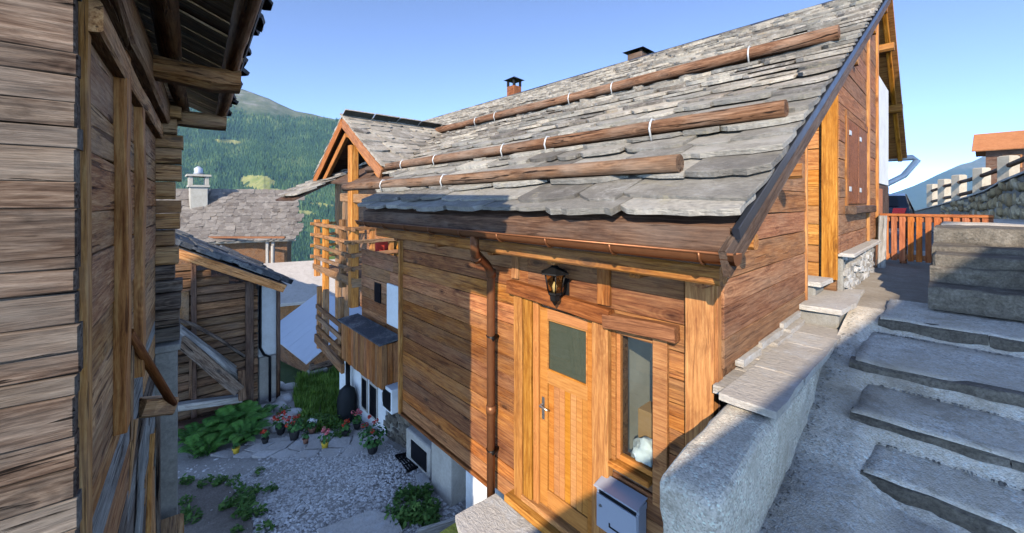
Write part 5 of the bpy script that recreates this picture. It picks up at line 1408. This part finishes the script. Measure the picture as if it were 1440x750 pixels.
# ---- plants
def blade_patch(name, label, cat, poly, n, h0, h1, mat, seed, wdt=.008, kind='stuff'):
    r = random.Random(seed); A = Acc(); xs = [p[0] for p in poly]; ys = [p[1] for p in poly]; c = 0; t = 0
    while c < n and t < n * 6:
        t += 1; x, y = r.uniform(min(xs), max(xs)), r.uniform(min(ys), max(ys))
        if not inpoly(x, y, poly): continue
        c += 1; h = r.uniform(h0, h1) * (.6 + .8 * max(0, .5 + mnoise.noise(V((x * 3, y * 3, 1))))); a = r.random() * 6.3; b = r.uniform(.1, .6) * h; dx, dy = math.cos(a), math.sin(a); z = gz(x) + .01
        s = wdt * r.uniform(.7, 1.4); p0 = V((x, y, z)); sd_ = V((-dy, dx, 0)) * s
        A.add([p0 - sd_, p0 + sd_, p0 + V((dx * b * .4, dy * b * .4, h * .6)) + sd_ * .7, p0 + V((dx * b * .4, dy * b * .4, h * .6)) - sd_ * .7, p0 + V((dx * b, dy * b, h))], [(0, 1, 2, 3), (3, 2, 4)], r.random())
    return tag(A.obj(name, mat), label, cat, kind=kind)
gpoly = [PG(*p).xy[:] for p in ((412, 560), (420, 600), (440, 612), (482, 600), (497, 585), (494, 545), (486, 520), (418, 530))]
gpoly = [tuple(p) for p in gpoly]
blade_patch('grass', 'bright green grass strip beside the white basement wall', 'grass', gpoly, 9000, .08, .2, 'grass', 61)
def leaf_patch(name, label, cat, spots, seed, mat='weed', s0=.02, s1=.05, h=.12, kind='stuff'):
    r = random.Random(seed); A = Acc()
    for (cx, cy, rad, n) in spots:
        for _ in range(n):
            a = r.random() * 6.3; d = rad * math.sqrt(r.random()); x, y = cx + math.cos(a) * d, cy + math.sin(a) * d
            z = gz(x) + .03 + h * r.random() * (1 - .6 * d / rad); s = r.uniform(s0, s1)
            u = V((r.gauss(0, 1), r.gauss(0, 1), r.gauss(0, .35))).normalized(); w_ = u.cross(V((r.gauss(0, .4), r.gauss(0, .4), 1))).normalized(); p = V((x, y, z))
            A.add([p - u * s, p - u * .2 * s + w_ * s * .5, p + u * s, p - u * .2 * s - w_ * s * .5], [(0, 1, 2, 3)], r.random())
            if r.random() < .25: A.add([V((x, y, gz(x))), V((x + .006, y, gz(x))), p], [(0, 1, 2)], .1)
    return tag(A.obj(name, mat), label, cat, kind=kind)
def clumps(boxes, n, seed, r0=.04, r1=.12):
    r = random.Random(seed); out = []
    for (u0, v0, u1, v1, k) in boxes:
        for _ in range(k):
            p = PG(r.gauss((u0 + u1) / 2, (u1 - u0) / 4), r.gauss((v0 + v1) / 2, (v1 - v0) / 4)); q = r.uniform(r0, r1); out.append((p.x, p.y, q, int(n * q / .08)))
    return out
def sp(u, v, r, n): p = PG(u, v); return (p.x, p.y, r, n)
leaf_patch('weeds', 'low green weeds spreading over the soil bed', 'weeds', clumps(((318, 685, 378, 750, 26), (258, 676, 330, 690, 9), (252, 720, 285, 750, 5)), 34, 163), 63, h=.15)
leaf_patch('weeds', 'leafy green weeds growing by the door step', 'weeds', clumps(((540, 708, 632, 750, 34), (560, 690, 610, 715, 6)), 34, 164), 64, h=.2)
leaf_patch('weeds', 'pale green plants between the flower pots and the grass', 'weeds', [sp(445, 600, .3, 350), sp(470, 602, .25, 260), sp(425, 602, .25, 220), sp(480, 615, .18, 140), sp(400, 585, .15, 120)], 65, h=.25)
# fern clump
def fern(label, spots, seed):
    r = random.Random(seed); A = Acc()
    for (cx, cy, n, L0) in spots:
        for _ in range(n):
            a = r.random() * 6.3; L = L0 * r.uniform(.6, 1.15); up = r.uniform(1.0, 2.1); dx, dy = math.cos(a), math.sin(a); k = 20
            base = V((cx + r.gauss(0, .05), cy + r.gauss(0, .05), gz(cx))); sh = r.random()
            pts = [base + V((dx * L * t * .8, dy * L * t * .8, L * (up * t - (up * .75) * t * t))) for t in (i / k for i in range(k + 1))]
            for i in range(1, k):
                t = i / k; d = (pts[i + 1] - pts[i - 1]).normalized(); s = V((-dy, dx, .0)); ll = L * .23 * math.sin(math.pi * min(1, t * .9 + .12)) ** .8
                for q in (-1, 1):
                    tip = pts[i] + s * q * ll + d * ll * .35 + V((0, 0, -ll * .2)); wv = d * L * .012
                    A.add([pts[i] - wv, pts[i] + s * q * ll * .5 + d * ll * .05 - wv, tip, pts[i] + s * q * ll * .5 + d * ll * .25 + wv, pts[i] + wv], [(0, 1, 2, 3, 4)], min(1, max(0, sh * .6 + r.random() * .4)))
            A.add([pts[0] + V((.006, 0, 0)), pts[0] - V((.006, 0, 0)), pts[-1]], [(0, 1, 2)], .2)
    return A
f0 = PG(322, 628); FA = fern('', [sp(u, v, 0, 0)[:2] + (n, L) for u, v, n, L in ((300, 622, 30, .62), (330, 612, 34, .66), (352, 600, 26, .55), (290, 640, 20, .45), (345, 622, 24, .5), (318, 600, 26, .6), (365, 590, 16, .4), (275, 628, 18, .5))], 70)
fb = thing('fern_bush', f0, 'large bright green fern clump against the log barn', 'fern'); FA.obj('fronds', 'fern', fb)
# potted geraniums
def potted(u, v, r_, h_, pot, petal, label, n=60, bh=.2, br=.12, nb=5, cat='potted plant', seed=0):
    r = random.Random(seed); p = PG(u, v) + V((0, 0, .05)); t = thing('potted_flower', p, label, cat, 'potted flowers on the flagstones')
    mobj('pot', *tube_geo([p, p + V((0, 0, h_ * .5)), p + V((0, 0, h_ * .86)), p + V((0, 0, h_ * .87)), p + V((0, 0, h_))], [r_ * .7, r_ * .86, r_ * .97, r_ * 1.08, r_ * 1.08], 12), pot, t)
    A = Acc(); B = Acc()
    for _ in range(n):
        d = V((r.gauss(0, 1), r.gauss(0, 1), r.gauss(0, 1))).normalized() * r.random() ** .4; q = p + V((d.x * br, d.y * br, h_ + bh * .45 + d.z * bh * .55)); s = r.uniform(.018, .034)
        nrm = (d + V((0, 0, .8)) + V((r.gauss(0, .3), r.gauss(0, .3), 0))).normalized(); uu = nrm.orthogonal().normalized(); ww = nrm.cross(uu)
        A.add([q + uu * s * math.cos(k * 1.0472) + ww * s * math.sin(k * 1.0472) for k in range(6)], [tuple(range(6))], r.random())
    for _ in range(9): a = r.random() * 6.3; A.add([p + V((.004, 0, h_)), p + V((-.004, 0, h_)), p + V((math.cos(a) * br * .6, math.sin(a) * br * .6, h_ + bh * .8))], [(0, 1, 2)], .2)
    for _ in range(nb):
        a = r.random() * 6.3; d = br * r.uniform(.2, 1.); c = p + V((math.cos(a) * d, math.sin(a) * d, h_ + bh * r.uniform(.75, 1.15)))
        for _ in range(16):
            e = V((r.gauss(0, 1), r.gauss(0, 1), r.gauss(0, 1))).normalized(); q = c + e * .032; uu = e.orthogonal().normalized(); ww = e.cross(uu); s = r.uniform(.011, .019)
            B.add([q + uu * s, q + ww * s, q - uu * s, q - ww * s], [(0, 1, 2, 3)], r.random())
    A.obj('leaves', 'leaf', t); 
    if nb: B.obj('blossoms', petal, t)
potted(332, 641, .06, .1, 'pot_yellow', 'red', 'tiny plant in a yellow pot at the gravel edge of the flagstones', 18, .08, .05, 0, seed=1)
potted(373, 628, .06, .1, 'pot_dark', 'red', 'small dark pot with one round red geranium head beside the fern', 30, .16, .07, 3, seed=2)
potted(395, 613, .09, .12, 'pot_dark', 'red', 'dark pot of orange red geraniums right beside the fern clump', 60, .22, .15, 9, seed=3)
potted(414, 621, .1, .17, 'pot_dark', 'red', 'tall dark pot crowded with orange red geraniums between the stones', 80, .2, .17, 9, seed=4)
potted(430, 627, .055, .09, 'pot_clay', 'red', 'little clay pot with a dark flowerless plant', 26, .1, .06, 0, seed=5)
potted(457, 634, .065, .12, 'pot_yellow', 'pink', 'pink geranium in a yellow based pot on the flagstones', 45, .18, .11, 6, seed=6)
potted(439, 612, .07, .1, 'pot_clay', 'white_petal', 'small white flowering plant in a clay pot', 44, .14, .1, 5, seed=7)
potted(486, 616, .07, .1, 'pot_dark', 'red', 'dark green pot plant with few red blooms near the white wall', 50, .18, .1, 3, seed=8)
potted(502, 606, .07, .1, 'pot_dark', 'pink', 'pot plant with pink blooms under the basement window', 45, .2, .1, 5, seed=9)
potted(524, 640, .1, .14, 'pot_dark', 'red', 'large bushy geranium with deep red blooms by the stone base', 190, .34, .24, 6, seed=10)

# ================================================================== THINGS ON THE CHALET FRONT
# lantern
lx, ly = PY(780, 400, -.17).x, -.17; zt, zb2 = PY(780, 376, -.17).z, PY(780, 430, -.17).z
ln = thing('wall_lantern', (lx, 0, zb2), 'black iron lantern with amber glass hung above the door lintel', 'lantern')
H = zt - zb2
def hexring(r, z, n=6, ph=.3): return [V((lx + r * math.cos(ph + 2 * math.pi * i / n), ly + r * math.sin(ph + 2 * math.pi * i / n), z)) for i in range(n)]
def loft(name, rings, mat, cap=True):
    n = len(rings[0]); v = [p for r in rings for p in r]; f = [(k * n + i, k * n + (i + 1) % n, (k + 1) * n + (i + 1) % n, (k + 1) * n + i) for k in range(len(rings) - 1) for i in range(n)]
    if cap: f += [tuple(range(n - 1, -1, -1)), tuple((len(rings) - 1) * n + i for i in range(n))]
    return mobj(name, v, f, mat, ln)
zg0, zg1 = zb2 + H * .36, zb2 + H * .84
loft('cap', [hexring(.14, zg1), hexring(.135, zg1 + .012), hexring(.055, zg1 + .05), hexring(.03, zg1 + .07)], 'iron')
r0, r1 = hexring(.066, zg0), hexring(.10, zg1)
for i in range(6):
    j = (i + 1) % 6; mobj('pane', [r0[i], r0[j], r1[j], r1[i]], [(0, 1, 2, 3)], 'amber', ln); tube('frame_bar', ln, 'iron', [r0[i], r1[i]], .006, 6)
loft('base', [hexring(.064, zg0), hexring(.066, zg0 - .02), hexring(.05, zg0 - .03), hexring(.046, zg0 - .075), hexring(.028, zg0 - .09), hexring(.006, zb2)], 'iron')
tube('bulb', ln, 'bag', [(lx, ly, zg0), (lx, ly, zg0 + .05), (lx, ly, zg0 + .09)], [.016, .024, .008], 10)
tube('arm', ln, 'iron', [(lx, .0, zg0 + .05), (lx, -.05, zg0 - .03), (lx, -.1, zg0 - .055), (lx, ly + .03, zg0 - .05)], .012, 8)
box('back_plate', ln, 'iron', lx - .03, lx + .03, -.016, .004, zg0 - .06, zg0 + .1, .004)
# mailbox
mbx = thing('mailbox', (-.72, -.09, .28), 'silver grey metal letter box fixed below the tall window', 'mailbox')
m0, m1 = -.915, -.53
box('case', mbx, 'silver', m0, m1, -.135, -.012, .26, .555, .008, 2)
bf = prism('lid', mbx, 'silver', [(m0 - .006, -.165, .60), (m1 + .006, -.165, .60), (m1 + .006, -.01, .635), (m0 - .006, -.01, .635)], .012, (1, 0, 0), (0, -.2, 1), .003, True)
box('lid_side', mbx, 'silver', m0 - .004, m1 + .004, -.13, -.012, .555, .605, .003)
box('slot', mbx, 'black', m0 + .03, m1 - .02, -.139, -.128, .548, .578, .0)
box('front_door', mbx, 'silver', m0 + .008, m1 - .008, -.148, -.136, .27, .545, .004)
box('name_slot', mbx, 'black', m0 + .13, m1 - .09, -.1515, -.1485, .33, .343, .0)
box('name_slot_edge', mbx, 'black', m0 + .13, m0 + .142, -.1515, -.1485, .344, .365, .0)
tube('lock', mbx, 'nickel', [(m0 + .05, -.148, .46), (m0 + .05, -.156, .46)], .012, 10)

# ================================================================== HAZE
hz = NT('valley_haze'); hz.n.remove(hz.b)
pv_ = hz.new('VolumePrincipled'); pv_.inputs['Color'].default_value = (.48, .73, 1, 1); pv_.inputs['Density'].default_value = .000055; pv_.inputs['Anisotropy'].default_value = .2
hz.t.links.new(pv_.outputs[0], hz.o.inputs['Volume'])
v, f = box_pts(-9500, 6500, -4500, 10500, -575, 1060)
M['haze'] = hz.m
tag(mobj('haze', v, f, 'haze'), 'thin bluish valley haze between the village and the mountains', 'haze', kind='stuff')
